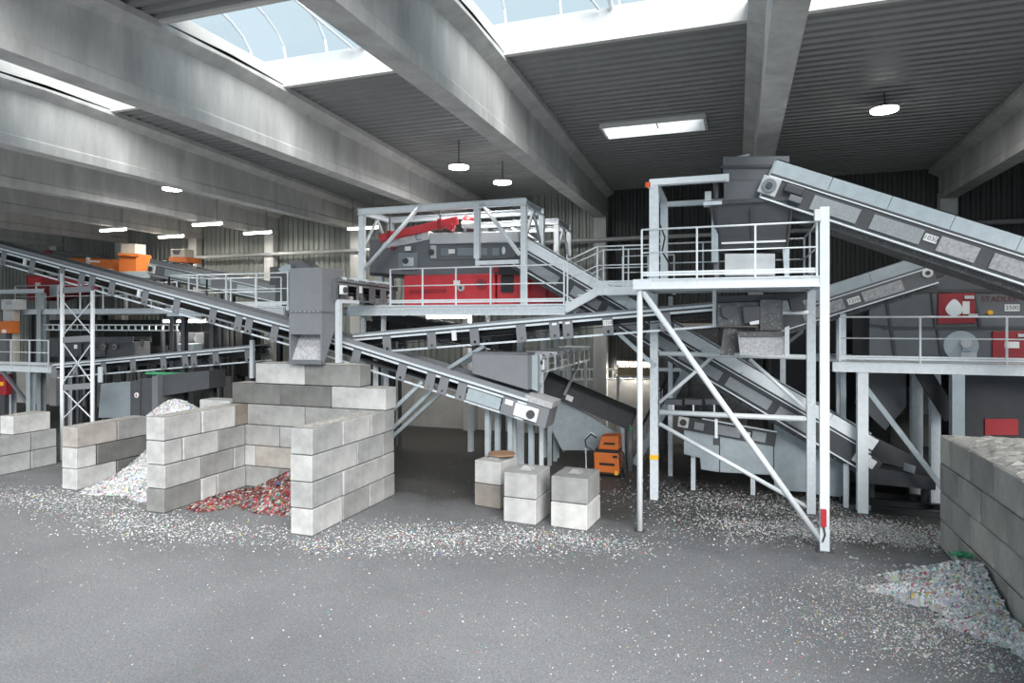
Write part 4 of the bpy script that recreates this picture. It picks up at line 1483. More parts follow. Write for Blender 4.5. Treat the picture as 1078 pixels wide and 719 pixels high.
def gantry(y0, y1, z0, label, xl=XGL, full=True, zt=ZG):
    t = thing('steel_gantry', label, 'frame', ((xl + XGR) / 2, (y0 + y1) / 2, z0))
    for y in (y0, y1):
        MB().hbeam((xl - .15, y, zt), (XGR + .05, y, zt), .16, .2, .02, up=ZA).build('top_beam', 'galv_pale' if y == y0 else 'galv', t)
        for x in (xl, XGR - .02):
            leg(t, (x, y, zt - .12), z0=z0, w=.17, plate=False, m='galv_pale' if y == y0 else 'galv')
    for x in (xl, XGR - .02):
        MB().hbeam((x, y0 + .1, zt - .02), (x, y1 - .1, zt - .02), .14, .18, .02, up=ZA).build('side_beam', 'galv', t)
        MB().beam((x, y0 + .1, zt - 1.1), (x, (y0 + y1) / 2, zt - .12), .07, .07).build('side_brace', 'galv', t)
        MB().beam((x, y1 - .1, zt - 1.1), (x, (y0 + y1) / 2, zt - .12), .07, .07).build('side_brace', 'galv', t)
    return t


YG0 = 18.2
g1 = gantry(YG0, 20.05, zD, 'galvanised gantry with diagonal braces enclosing the grey sorting machine')
MB().tube(P(442, 217, YG0), P(384, 283, YG0), .065, 10).build('brace', 'galv_pale', g1, smooth=True)
MB().tube(P(508, 215, YG0), P(547, 268, YG0), .065, 10).build('brace', 'galv_pale', g1, smooth=True)
MB().beam(P(502.5, 214, YG0), P(502.5, 272, YG0), .17, .17).build('hanger_post', 'galv_pale', g1)
MB().beam(P(501, 277, YG0), P(546, 275.5, YG0), .12, .12).build('shelf_beam', 'galv_pale', g1)
MB().beam(P(502.5, 272, YG0), P(502.5, 280, YG0), .1, .1).build('shelf_hanger', 'galv', g1)
g2 = gantry(21.9, 23.7, zD - .3, 'second galvanised gantry standing behind the first one', zt=ZG - .05, xl=-9.2)
MB().tube((-7.6, 21.9, ZG - .2), (-6.0, 21.9, 6.9), .06, 10).build('brace', 'galv_pale', g2)
MB().tube((-7.6, 23.7, ZG - .2), (-6.0, 23.7, 6.9), .06, 10).build('brace', 'galv_pale', g2)
for x in (-9.2, -5.94):
    for y in (21.9, 23.7):
        if y > 22.5 or True:
            leg(g2, (x, y, zD - .3), w=.17)

# ================================================================== SEPARATOR AND PLATFORM ON THE YARD SIDE
YR = 18.1
zR = P(902, 381, YR).z
xr_a, xr_b = P(876, 380, YR).x, 9.5
rpf = thing('walkway_platform', 'galvanised walkway platform with railing along the grey separator', 'platform', ((xr_a + xr_b) / 2, YR + 2, 0))
MB().hbeam((xr_a, YR, zR - .12), (xr_b, YR, zR - .12), .14, .24, .02, up=ZA).build('edge_beam', 'galv_pale', rpf)
MB().box(xr_a, xr_b, YR - .09, YR - .075, zR - .23, zR + .0).build('edge_plate', 'galv_pale', rpf)
MB().box(xr_a, xr_b, YR - .125, YR - .075, zR - .25, zR - .225).build('edge_flange', 'galv_pale', rpf)
MB().box(xr_a, xr_b, YR - .125, YR - .075, zR - .02, zR + .0).build('edge_flange', 'galv_pale', rpf)
MB().hbeam((xr_a, 22.4, zR - .12), (xr_b, 22.4, zR - .12), .14, .24, .02, up=ZA).build('edge_beam', 'galv', rpf)
MB().box(xr_a, xr_b, YR, 19.0, zR - .02, zR).build('grating', 'galv', rpf)
railing(rpf, [V((P(884, 380, YR).x, YR - .02, zR)), V((xr_b, YR - .02, zR))], 1.12, 1.75)
leg(rpf, (2.98, YR + .05, zR - .24), w=.24, m='galv_pale')
q = P(1008, 400, YR)
leg(rpf, (q.x, YR + .05, zR - .24), w=.26, m='galv_blue')
q = P(964.5, 400, 20.2)
leg(rpf, (q.x, 20.2, zR - .24), w=.26, m='galv_pale')
q = P(984, 440, 19.4)
leg(rpf, (q.x, 19.4, zR - .24), w=.22, m='galv')
leg(rpf, (xr_b - .2, YR + .1, zR - .24), w=.24)
leg(rpf, (xr_b - .2, 22.3, zR - .24), w=.24)
leg(rpf, (xr_a + .3, 22.3, zR - .24), w=.24)
pa = P(908, 404, YR + .05)
MB().hbeam(pa, P(1010, 537, YR + .05), .12, .16, .02).build('diagonal_brace', 'galv_blue', rpf)

sep = thing('ballistic_separator', 'large dark grey separator housing with two red hatches behind the railing', 'machine', (P(1010, 380, 19.2).x + 1, 20.2, zR))
YB = 19.15
pr([(915, 307), (1180, 305), (1180, 383), (915, 381)], YB, YB + 2.6).build('housing', 'grey', sep, bevel=.02)
pr([(950, 290), (1130, 284), (1130, 307), (950, 308)], YB + .4, YB + 2.4).build('upper_housing', 'grey', sep, bevel=.02)
pr([(913, 305), (1180, 303), (1180, 307.5), (913, 308)], YB - .06, YB + 2.65).build('top_flange', 'dark', sep)
pr([(930, 344), (1180, 343), (1180, 346.5), (930, 347)], YB - .03, YB + .02).build('seam_rib', 'dark', sep)
for pts in ([(931, 309), (934, 309), (945, 378), (942, 378)], [(980, 309), (982, 309), (986, 345), (984, 345)], [(986, 347), (988, 347), (993, 380), (991, 380)],
            [(1024, 309), (1027, 309), (1034, 345), (1031, 345)], [(916, 341), (936, 343), (936, 345), (916, 343)]):
    pr(pts, YB - .05, YB + .01).build('stiffener', 'dark', sep)
pr([(988, 309), (1026, 308), (1028, 340), (987, 341)], YB - .06, YB + .02).build('hatch', 'darkred', sep, bevel=.01, label='dark red service hatch')
pr([(1045, 349), (1100, 348), (1100, 382), (1045, 381)], YB - .06, YB + .02).build('hatch', 'darkred', sep, bevel=.01, label='dark red service hatch')
# drop shaped inspection window
q = P(1003.5, 325, YB)
mbd = MB()
pts = []
for i in range(24):
    a = 2 * math.pi * i / 24
    pts.append((q.x + .19 * math.sin(a) * (1 - .42 * max(0, math.cos(a))), YB - .09, q.z + (.19 * math.cos(a) if math.cos(a) < 0 else .24 * math.cos(a))))
mbd.prism(pts, (0, .04, 0)).build('inspection_window', 'galv_pale', sep, label='drop shaped inspection window')
q = P(1006, 364, YB)
o = MB().tube((q.x + .1, YB - .07, q.z), (q.x + .1, YB, q.z), .38, 28).build('round_cover', 'galv_blue', sep)
MB().box(q.x + .08, q.x + .42, YB - .12, YB - .06, q.z - .3, q.z - .16).build('motor_foot', 'silver', o)
MB().tube((q.x + .18, YB - .2, q.z + .08), (q.x + .18, YB - .06, q.z + .08), .12, 14).build('motor', 'silver', o)
MB().box(q.x + .1, q.x + .3, YB - .15, YB - .06, q.z - .12, q.z + .02).build('motor_box', 'galv_blue', o, bevel=.01)
q = P(1065, 324, YB)
sign(sep, '2500', (q.x, YB - .02, q.z), XA, ZA, .31, .17, .14)
q = P(1052, 315, YB)
text_on(sep, 'STADLER', (q.x, YB - .012, q.z), XA, ZA, .19, 'faded_red')
q = P(1016, 324, YB)
sign(sep, '', (q.x, YB - .07, q.z), XA, ZA, .15, .32, .1)
q = P(1064, 363, YB)
sign(sep, '', (q.x, YB - .07, q.z), XA, ZA, .30, .16, .1)
q = P(925, 314, YB)
sign(sep, '', (q.x, YB - .02, q.z), XA, ZA, .14, .14, .1)
for u, v in ((1019, 313), (1023, 332), (1075, 353)):
    q = P(u, v, YB)
    MB().beam((q.x - .1, YB - .09, q.z), (q.x + .1, YB - .09, q.z), .05, .08).build('latch', 'silver', sep)
q = P(1041.5, 329, YB)
MB().tube((q.x, YB - .08, q.z), (q.x, YB, q.z), .06, 12).build('push_button', 'yellow', sep)
# under structure of the separator
pr([(918, 384), (954, 384), (954, 428), (932, 453), (908, 430)], YB + .9, YB + 2.2).build('funnel', 'grey', sep)
pr([(1016, 384), (1180, 384), (1180, 470), (1016, 470)], YB + .1, YB + 2.2).build('lower_housing', 'dark', sep, bevel=.02)
pr([(1037, 441), (1072, 441), (1072, 458), (1037, 458)], YB + .05, YB + .15).build('hatch', 'red', sep, label='bright red lower hatch')
for xx in (P(1030, 470, YB).x, P(1160, 470, YB).x):
    for yy in (YB + .3, YB + 2.0):
        leg(sep, (xx, yy, P(1030, 470, YB).z + .1), w=.2, m='dark')
mbf = MB().beam(P(968, 386, YB - .3), P(1002, 440, YB - .3), .35, .12, up=YA)
mbf.build('dust_duct', 'black', sep)

# gas meter like box and fittings under the walkway
bxk = thing('control_cabinet', 'pale control cabinet standing behind the walkway columns', 'cabinet', P(972, 470, 21.6))
pr([(969, 405), (985, 405), (985, 470), (969, 470)], 21.6, 22.1).build('body', 'cream', bxk, bevel=.01)
pr([(970.5, 407), (983.5, 407), (983.5, 436), (970.5, 436)], 21.57, 21.6).build('door', 'white', bxk, bevel=.005)
q = P(975, 470, 21.6)
MB().box(q.x - .3, q.x + .3, 21.62, 22.08, 0, q.z).build('plinth', 'dark', bxk)

# dark steel skids over the floor pit
for i, (ya, v0) in enumerate(((17.9, 0), (18.6, 0), (19.4, 0), (20.4, 0))):
    xa_, xb_2 = 2.6 if i else 3.2, 7.5
    o = MB().hbeam((xa_, ya + .35, .09), (xb_2, ya + .35, .09), .16, .18, .025, up=ZA).build('floor_beam', 'black')
    tag(o, 'long dark steel beam lying on the floor below the separator', 'beam', 'dark floor beams')
# inclined dark trough at the foot of the long belt
tr = thing('collecting_trough', 'dusty dark collecting trough below the foot of the steep belt', 'trough', P(940, 500, 18.6))
pr([(905, 490), (985, 503), (985, 516), (905, 508)], 18.75, 19.75).build('trough_side', 'dark', tr)
MB().prism([P(925, 462, 19.3), P(985, 492, 19.3), P(985, 500, 19.3), P(915, 484, 19.3)], (0, .08, 0)).build('trough_panel', 'dark', tr)
pr([(952, 487), (964, 491), (963, 499), (951, 495)], 18.7, 18.75).build('cover_panel', 'guard', tr)
q = P(945, 512, 18.7)
for xx in (q.x - .5, q.x + .7):
    leg(tr, (xx, 19.2, q.z + .05), w=.12, m='dark')

# black boxes added to darken the shaded gaps behind tower and separator
bh = thing('shade_filler', 'big black box added to darken the gap behind tower and separator', 'machine', (4.5, 23.6, 0))
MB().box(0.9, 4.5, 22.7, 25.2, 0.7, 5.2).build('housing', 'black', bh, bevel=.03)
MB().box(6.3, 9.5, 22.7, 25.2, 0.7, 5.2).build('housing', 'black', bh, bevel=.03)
MB().box(4.4, 6.4, 23.6, 25.0, 4.2, 5.2).build('link_box', 'black', bh)
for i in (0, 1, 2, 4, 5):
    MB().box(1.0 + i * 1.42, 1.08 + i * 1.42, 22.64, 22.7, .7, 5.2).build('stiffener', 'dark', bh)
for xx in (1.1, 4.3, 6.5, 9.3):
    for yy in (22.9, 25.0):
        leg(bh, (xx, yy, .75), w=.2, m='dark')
bh = thing('shade_filler', 'dusty dark box with pale top rail added to darken the gap behind the steep belt', 'machine', (-1.0, 22.6, 0))  # added box, stands in for the shade behind the steep belt
MB().box(-2.6, .6, 22.4, 24.2, 1.7, 4.6).build('housing', 'dusty', bh, bevel=.03)
MB().box(-2.7, .7, 22.3, 22.38, 3.1, 3.22).build('rail', 'galv', bh)
MB().box(-2.65, .65, 22.35, 24.25, 4.6, 4.72).build('top_flange', 'cream', bh)
for i in range(4):
    MB().box(-2.4 + i * .95, -2.3 + i * .95, 22.32, 22.4, 1.7, 4.6).build('stiffener', 'dark', bh)
for xx in (-2.45, .45):
    for yy in (22.6, 24.0):
        leg(bh, (xx, yy, 1.75), w=.18, m='dark')
# dark belt below the shredder deck
A, B = P(392, 331, 20.6), P(540, 355, 20.6)
t = thing('sorting_belt', 'black belt descending in the dark below the shredder deck', 'conveyor', (A.x, 20.6, 0))
f_, l_ = open_conveyor(t, A, B, w=.9, h=.6, brackets=[.5 + 1.1 * i for i in range(5)], mframe='dark', mplate='dark', skirt=.12)
MB().fbox(f_, 0, l_, .05, .85, -.5, -.1).build('pan', 'black', t)
for sx_ in (.3, l_ - .3):
    for tt in (.1, .8):
        leg(t, f_.pt(sx_, tt, -.58), w=.12, m='dark')

# ================================================================== GROUND LEVEL THINGS
# welding set
YE = 19.75
wl = thing('welding_set', 'orange two part welding set with black hoses on a trolley', 'welder', P(641, 503, YE))
g = PG(641, 504)
gx = g.x


def wz(v):
    return P(641, v, YE).z


xa_, xb_3 = P(625.5, 480, YE).x, P(652, 480, YE).x
MB().hexa([(xa_, YE, .12), (xb_3, YE, .12), (xb_3, YE + .8, .12), (xa_, YE + .8, .12), (xa_ - .02, YE, wz(477)), (xb_3 - .03, YE, wz(477)), (xb_3 - .03, YE + .8, wz(477)), (xa_ - .02, YE + .8, wz(477))]).build('power_unit', 'orange', wl, bevel=.03)
xa2, xb2_ = P(629, 466, YE).x, P(651, 466, YE).x
MB().hexa([(xa2, YE + .05, wz(474)), (xb2_, YE + .05, wz(474)), (xb2_, YE + .7, wz(474)), (xa2, YE + .7, wz(474)), (xa2 + .1, YE + .05, wz(460)), (xb2_ - .02, YE + .05, wz(459)), (xb2_ - .02, YE + .7, wz(459)), (xa2 + .1, YE + .7, wz(460))]).build('wire_feeder', 'orange', wl, bevel=.03)
MB().box(xa_ + .02, xb_3 - .04, YE + .03, YE + .75, wz(477), wz(474)).build('tray', 'black', wl)
MB().box(xa_ - .05, xb_3 + .1, YE + .0, YE + .95, .07, .12).build('trolley', 'black', wl)
for xx in (xa_ + .08, xb_3 - .08):
    for yy in (YE + .12, YE + .8):
        MB().tube((xx - .03, yy, .075), (xx + .03, yy, .075), .075, 12).build('wheel', 'rubber', wl)
for (u0, u1, v0, v1, m_) in ((631, 647, 488, 489.5, 'ink'), (645, 650, 480, 482, 'ink'), (647, 650.5, 496, 500, 'yellow'), (636, 647, 466.5, 467.5, 'ink')):
    a_, b_ = P(u0, v1, YE), P(u1, v0, YE)
    MB().box(a_.x, b_.x, YE - .012, YE + .07, a_.z, b_.z).build('marking', m_, wl)
for k in range(4):
    q0 = P(652, 472 + 5 * k, YE + .1)
    MB().pipe([q0, q0 + V((.14, -.05, -.15)), q0 + V((.20, -.02, -.4)), q0 + V((.10, .05, -.6 - .02 * k)), V((q0.x + .02 * k, YE + .05, max(.14, q0.z - .7)))], .028, 6).build('hose', 'cable', wl)
MB().pipe([P(627, 476, YE), P(617, 470, YE - .05), P(616, 463, YE - .05), P(622, 457, YE), P(628, 461, YE + .1)], .022, 6).build('handle_hose', 'cable', wl)
MB().pipe([P(617, 484, YE), P(616, 462, YE), P(622, 455, YE), P(626, 458, YE)], .018, 6).build('handle', 'galv', wl)
q = P(617, 484, YE)
MB().tube((q.x, YE, .1), (q.x, YE, q.z), .018, 6).build('handle_post', 'galv', wl)

cyl = thing('gas_cylinder', 'slim grey gas cylinder with green shoulder behind the welding set', 'gas cylinder', P(659.5, 500, YE + .45))
q = P(659.5, 480, YE + .5)
zt = P(659.5, 456, YE + .5).z
MB().tube((q.x, YE + 1.12, 0), (q.x, YE + 1.12, zt), .115, 18).build('body', 'grey', cyl, smooth=True)
MB().tube((q.x, YE + 1.12, zt), (q.x, YE + 1.12, zt + .12), .115, 18, .05).build('shoulder', 'green', cyl, smooth=True)
MB().tube((q.x, YE + 1.12, zt + .12), (q.x, YE + 1.12, zt + .24), .03, 10).build('valve', 'silver', cyl)

# steel stair to the right of the black belt
st = thing('steel_stair', 'narrow steel stair with dark handrails beside the welding set', 'stair', P(668, 500, 20.1))
YT = 19.0
a_, b_ = P(668, 476, 21.4), P(722, 391, 21.4)
a_.x += 1.0
for yy in (21.35, 22.1):
    MB().beam((a_.x - 1.0, yy, 0.1), (b_.x, yy, b_.z), .05, .22).build('stringer', 'galv_blue', st)
    MB().tube((a_.x - .9, yy, 1.1), (b_.x, yy, b_.z + 1.0), .025, 8).build('handrail', 'black', st)
    for f in (.15, .5, .9):
        p0 = V((a_.x - 1.0, yy, .1)).lerp(V((b_.x, yy, b_.z)), f)
        MB().tube(p0, p0 + ZA * 1.0, .022, 8).build('railing_post', 'galv', st)
n = 11
for i in range(n):
    p0 = V((a_.x - 1.0, 0, .1)).lerp(V((b_.x, 0, b_.z)), (i + .5) / n)
    MB().box(p0.x - .12, p0.x + .12, 21.38, 22.08, p0.z - .015, p0.z + .015).build('tread', 'galv', st)

# cable ladder and timber on the rear wall
cl = thing('cable_ladder', 'steel cable ladder fixed along the concrete base of the rear wall', 'cable tray', (P(640, 395, 26.1).x, 26.1, P(640, 395, 26.1).z))
a_, b_ = P(585, 389, 26.2), P(700, 388, 26.2)
a2, b2_ = P(585, 399.5, 26.2), P(700, 399.5, 26.2)
MB().beam(a_, b_, .05, .06).build('side_rail', 'galv_pale', cl)
MB().beam(a2, b2_, .05, .06).build('side_rail', 'galv_pale', cl)
for i in range(14):
    p, q = a_.lerp(b_, (i + .5) / 14), a2.lerp(b2_, (i + .5) / 14)
    MB().beam(p, q, .04, .04).build('rung', 'galv_pale', cl)
    if i % 4 == 0:
        MB().beam(q, q + V((0, .25, 0)), .04, .04).build('wall_bracket', 'galv', cl)
for k in range(4):
    q = P(652, 386 + 2.2 * k, 25.95)
    o = MB().box(q.x, q.x + 1.9 - .12 * k, 25.55, 25.9, q.z - .07, q.z).build('timber_plank', 'wood')
    tag(o, ('topmost', 'second', 'third', 'lowest')[k] + ' pale timber plank of the stack on the rack at the rear wall', 'plank', 'stacked planks')
rk = thing('plank_rack', 'steel rack carrying the pale timber planks at the rear wall', 'rack', (q.x + 1, 25.7, 0))
zr = P(652, 386 + 6.6, 25.95).z - .07
MB().box(q.x - .1, q.x + 2, 25.5, 25.95, zr - .06, zr).build('shelf', 'galv', rk)
for xx in (q.x, q.x + 1.9):
    for yy in (25.55, 25.9):
        leg(rk, (xx, yy, zr - .06), w=.07)

# ================================================================== SORTING SIDE (BACKGROUND)
# compactor in front of the low belt
YQ = 17.25
cp = thing('baler_infeed', 'blue grey compactor box with sloping hood behind the white flake heap', 'machine', P(150, 430, YQ))
pr([(106, 404), (137, 402), (137, 440), (103, 440)], YQ - .1, YQ + .75).build('hood', 'panel_grey', cp, bevel=.02)
pr([(137, 401), (147, 400), (147, 440), (137, 440)], YQ - .12, YQ + .8).build('front_box', 'dark', cp, bevel=.01)
pr([(147, 399), (160, 398), (160, 436), (147, 438)], YQ - .05, YQ + .8).build('middle_box', 'dark', cp, bevel=.01)
pr([(160, 396), (166, 396), (166, 436), (160, 436)], YQ - .2, YQ + .9).build('flange', 'grey', cp)
pr([(166, 395), (220, 390), (220, 409), (166, 418)], YQ, YQ + .75).build('ram_box', 'dark', cp, bevel=.01)
pr([(153, 392), (191, 393), (191, 395), (153, 394)], YQ + .2, YQ + .5).build('green_cover', 'green', cp)
q = P(144, 416, YQ - .13)
o = MB().tube((q.x, YQ - .15, q.z), (q.x, YQ - .12, q.z), .09, 16).build('warning_disc', 'white', cp)
MB().box(q.x - .03, q.x + .03, YQ - .16, YQ - .15, q.z - .05, q.z + .05).build('pictogram', 'darkred', o)
zq = P(150, 436, YQ).z
for u in (108, 150, 172, 214):
    q = P(u, 430, YQ)
    for yy in (YQ + .1, YQ + .6):
        leg(cp, (q.x, yy, max(zq, .3) + (.4 if u > 165 else .05)), w=.16, m='dark')
MB().box(P(107, 400, YQ).x, P(111, 400, YQ).x, YQ - .15, YQ - .1, P(108, 402, YQ).z, P(108, 386, YQ).z).build('guide_post', 'galv', cp)

# walkway at the picture edge
YLf = 19.2
zl = P(20, 385, YLf).z
xl0, xl1 = P(-60, 385, YLf).x, P(54, 385, YLf).x
lw = thing('walkway_platform', 'low galvanised walkway with orange control box beside the lattice post', 'platform', ((xl0 + xl1) / 2, 20, 0))
MB().hbeam((xl0, YLf, zl - .12), (xl1, YLf, zl - .12), .14, .26, .02, up=ZA).build('edge_beam', 'galv', lw)
MB().hbeam((xl0, 21.0, zl - .12), (xl1, 21.0, zl - .12), .14, .26, .02, up=ZA).build('edge_beam', 'galv', lw)
MB().box(xl0, xl1, YLf, 21.0, zl - .02, zl).build('grating', 'galv', lw)
railing(lw, [V((xl0, YLf - .05, zl)), V((xl1 - .1, YLf - .05, zl))], 1.1, 1.2, m='galv')
for u in (30, -30):
    leg(lw, (P(u, 400, YLf).x, YLf + .1, zl - .25), w=.24, m='galv_blue')
    leg(lw, (P(u, 400, YLf).x, 20.9, zl - .25), w=.24)
leg(lw, (P(-58, 400, YLf).x, YLf + .1, zl - .25), w=.2)
MB().beam(P(2, 390, YLf + .1), P(30, 425, YLf + .1), .12, .12).build('brace', 'grey', lw)

ul = thing('mezzanine', 'upper steel mezzanine with railing below the orange sorters', 'platform', (-26, 22.5, 0))
YU = 21.2
zu = P(45, 304, YU).z
xu0, xu1 = P(-60, 305, YU).x, P(46, 305, YU).x
MB().hbeam((xu0, YU, zu - .1), (xu1, YU, zu - .1), .12, .2, .02, up=ZA).build('edge_beam', 'galv', ul)
leg(ul, (xu1 - .15, YU, zu - .2), w=.26, m='galv_blue')
leg(ul, (xu0 + .3, YU, zu - .2), w=.2)
xm0, xm1 = P(16, 328, YU).x, P(186, 328, YU).x
zm = P(100, 325, YU).z
MB().hbeam((xm0, YU, zm - .12), (xm1, YU, zm - .12), .12, .24, .02, up=ZA).build('edge_beam', 'galv', ul)
MB().hbeam((xm0, 25, zm - .12), (xm1, 25, zm - .12), .12, .24, .02, up=ZA).build('edge_beam', 'galv', ul)
MB().box(xu0, xm1, YU + .05, 25.2, zm - .03, zm).build('grating', 'grey', ul)
railing(ul, [V((xm0, YU, zm)), V((xm1, YU, zm))], 1.1, 1.45, m='galv', toe=False)
for xx in (xm0 + 1, (xm0 + xm1) / 2, xm1 - .3):
    for yy in (YU + .1, 25):
        leg(ul, (xx, yy, zm - .24), w=.2, m='dark')
# cable ladder slung under it
mbx = MB()
za_, zb_2 = P(100, 342, YU).z, P(100, 347.5, YU).z
MB().beam((xm0 + 1.5, YU + .1, za_), (xm1, YU + .1, za_), .05, .05).build('ladder_rail', 'galv', ul)
MB().beam((xm0 + 1.5, YU + .1, zb_2), (xm1, YU + .1, zb_2), .05, .05).build('ladder_rail', 'galv', ul)
nn = 22
for i in range(nn):
    xx = xm0 + 1.6 + (xm1 - xm0 - 1.7) * i / (nn - 1)
    MB().beam((xx, YU + .1, za_), (xx, YU + .1, zb_2), .05, .05).build('ladder_rung', 'galv', ul)

# dark belt machines under the mezzanine
for k, (u0, v0, u1, v1, yy, lab) in enumerate(((52, 358, 140, 357, 20.6, 'dark belt line with round covers under the mezzanine'), (56, 372, 176, 366, 22.2, 'second dark belt line further back under the mezzanine'))):
    A, B = P(u0, v0, yy), P(u1, v1, yy)
    t = thing('sorting_belt', lab, 'conveyor', (A.x, yy, 0))
    f_, l_ = open_conveyor(t, A, B, w=.9, h=.75, brackets=[.5 + 1.4 * i for i in range(int((B - A).length / 1.4))], mframe='dark', mplate='dark', skirt=.1)
    MB().fbox(f_, 0, l_, .05, .85, -.7, -.1).build('pan', 'dark', t)
    for i in range(3):
        s = l_ * (i + .5) / 3
        leg(t, f_.pt(s, .1, -.7), w=.14, m='dark')
        leg(t, f_.pt(s, .8, -.7), w=.14, m='dark')
    sign(t, '', f_.pt(l_ * .34, -.05, -.3), f_.e1, f_.e3, .18, .18, .1)
    for i in range(3):
        bolt_disc(t, f_.pt(l_ * (.55 + .13 * i), -.05, -.32), -YA, .13, 'grey', 'round_cover')

t = thing('shade_filler', 'long black box added to darken the space under the mezzanine near the rear wall', 'machine', (-24, 24.2, 0))  # added black box, stands in for the deep shade under the mezzanine
MB().box(P(60, 350, 24).x, P(262, 350, 24).x, 23.6, 24.8, 2.3, zm - .5).build('housing', 'black', t, bevel=.03)
for f__ in (.05, .35, .65, .95):
    xx = P(60, 350, 24).x * (1 - f__) + P(262, 350, 24).x * f__
    leg(t, (xx, 24.2, 2.35), w=.22, m='dark')
for i in range(8):
    xx = P(60, 350, 24).x + (P(262, 350, 24).x - P(60, 350, 24).x) * (i + .5) / 8
    MB().box(xx - .05, xx + .05, 23.54, 23.6, 2.3, zm - .5).build('stiffener', 'dark', t)

# optical sorters and cabinets on the mezzanine
YO = 23.6


def cabinet(name, label, cat, poly, m, y0, dep, extras=()):
    t = thing(name, label, cat, P(sum(p[0] for p in poly) / len(poly), max(p[1] for p in poly), y0))
    prismY(poly, y0, y0 + dep).build('body', m, t, bevel=.02)
    for nm, pl, mm, dy in extras:
        prismY(pl, y0 - dy, y0 + .02).build(nm, mm, t)
    low = min(P(p[0], p[1], y0).z for p in poly)
    xs = [P(p[0], p[1], y0).x for p in poly]
    zsup = zm
    if low > zsup + .05:
        for xx in (min(xs) + .15, max(xs) - .15):
            MB().beam((xx, y0 + dep / 2, zsup), (xx, y0 + dep / 2, low + .05), .12, .12).build('stand', 'dark', t)
    return t


cabinet('optical_sorter', 'long orange optical sorter housing with dark vents on the mezzanine', 'machine', [(71, 271), (117, 273), (118, 286), (71, 286)], 'orange', YO, 1.0,
        [('vent', [(108, 282), (115, 283), (115, 286), (108, 286)], 'black', .04), ('vent', [(98, 282), (104, 283), (104, 286), (98, 286)], 'black', .04), ('front_post', [(90.5, 271), (92.5, 271), (92.5, 287), (90.5, 287)], 'galv_pale', .12), ('print', [(74, 273.5), (79, 273.7), (79, 275), (74, 275)], 'white', .01), ('print', [(94, 274), (105, 274.6), (105, 276.5), (94, 276)], 'white', .01)])
cabinet('optical_sorter', 'upright orange sorter cabinet carrying a pale box on the mezzanine', 'machine', [(125, 268), (143, 267), (143, 286), (125, 286)], 'orange', YO - .3, .9,
        [('ledge', [(124, 266.5), (145, 267), (145, 270), (124, 269)], 'orange', .2)])
q = P(134, 267, YO - .3)
o = prismY([(127, 256.5), (142, 256.5), (142, 267), (127, 266.8)], YO - .3, YO + .3).build('control_box', 'cream', bevel=.01)
tag(o, 'pale grey control box standing on the upright orange cabinet', 'box')
cabinet('optical_sorter', 'small orange sorter top with open pale box near the sheet wall', 'machine', [(177.5, 270.5), (196, 270.5), (196, 276), (177.5, 276)], 'orange', YO + .4, .9)
o = prismY([(180, 262.5), (194.5, 262), (194.5, 270.4), (180, 270.4)], YO + .45, YO + 1.0).build('open_box', 'cream', bevel=.01)
tag(o, 'beige box with dark screen on the small orange sorter', 'box')
prismY([(181, 263), (190, 263), (188, 268), (183, 268)], YO + .43, YO + .46).build('screen', 'dark', o)
t = cabinet('red_screen', 'low red screening machine behind the descending belt', 'machine', [(27, 290), (45, 290), (78, 296), (78, 306), (45, 316), (29, 316)], 'darkred', YU + .6, 1.2,
            [('panel', [(30, 292), (43, 292), (43, 300), (30, 300)], 'red', .05), ('label_plate', [(37, 297.5), (42, 297.5), (42, 301), (37, 301)], 'white', .07), ('motor_cover', [(52, 300), (60, 300), (60, 312), (52, 312)], 'galv_blue', .2)])
t = cabinet('cover_hood', 'long greyish brown hood with red end above the orange sorter', 'machine', [(35, 265), (52, 263), (95, 268), (96, 272), (52, 271), (36, 270)], 'dusty', YO + .3, 1.0,
            [('red_end', [(35, 265), (52, 263.5), (55, 268), (38, 269)], 'darkred', .06)])
t = cabinet('switch_cabinet', 'grey machine box below the upright orange cabinet', 'cabinet', [(118, 286), (165, 285), (165, 293), (118, 292)], 'galv_blue', YO - .4, .8)
for k, (pl, lab, m_) in enumerate((([(184, 350), (197, 350), (197, 371), (184, 371)], 'dark switch cabinet under the mezzanine left of a drum', 'dark'), ([(205, 350), (215, 350), (215, 371), (205, 371)], 'dark switch cabinet under the mezzanine right of a drum', 'dark'), ([(184, 362), (204, 362), (204, 373), (184, 373)], 'blue grey low cabinet in front of the dark switch cabinets', 'galv_blue'))):
    yy = 21.5 if k == 2 else 22.0
    t = thing('switch_cabinet', lab, 'cabinet', V((P(195, 360, yy).x, yy, 0)))
    pb2 = prismY(pl, yy, yy + .5).build('body', m_, t, bevel=.01)
    xs = [P(p[0], p[1], yy).x for p in pl]
    MB().box(min(xs) + .03, max(xs) - .03, yy + .02, yy + .48, 0, min(P(p[0], p[1], yy).z for p in pl)).build('stand', 'dark', t)
t = thing('steel_drum', 'silver drum between the dark switch cabinets', 'drum', P(201, 358, 22.2))
q = P(201, 357, 22.2)
MB().tube((q.x - .3, 22.6, q.z), (q.x + .35, 22.6, q.z), .22, 16).build('shell', 'silver', t, smooth=True)
MB().box(q.x - .2, q.x + .2, 22.5, 22.7, 0, q.z - .2).build('stand', 'dark', t)
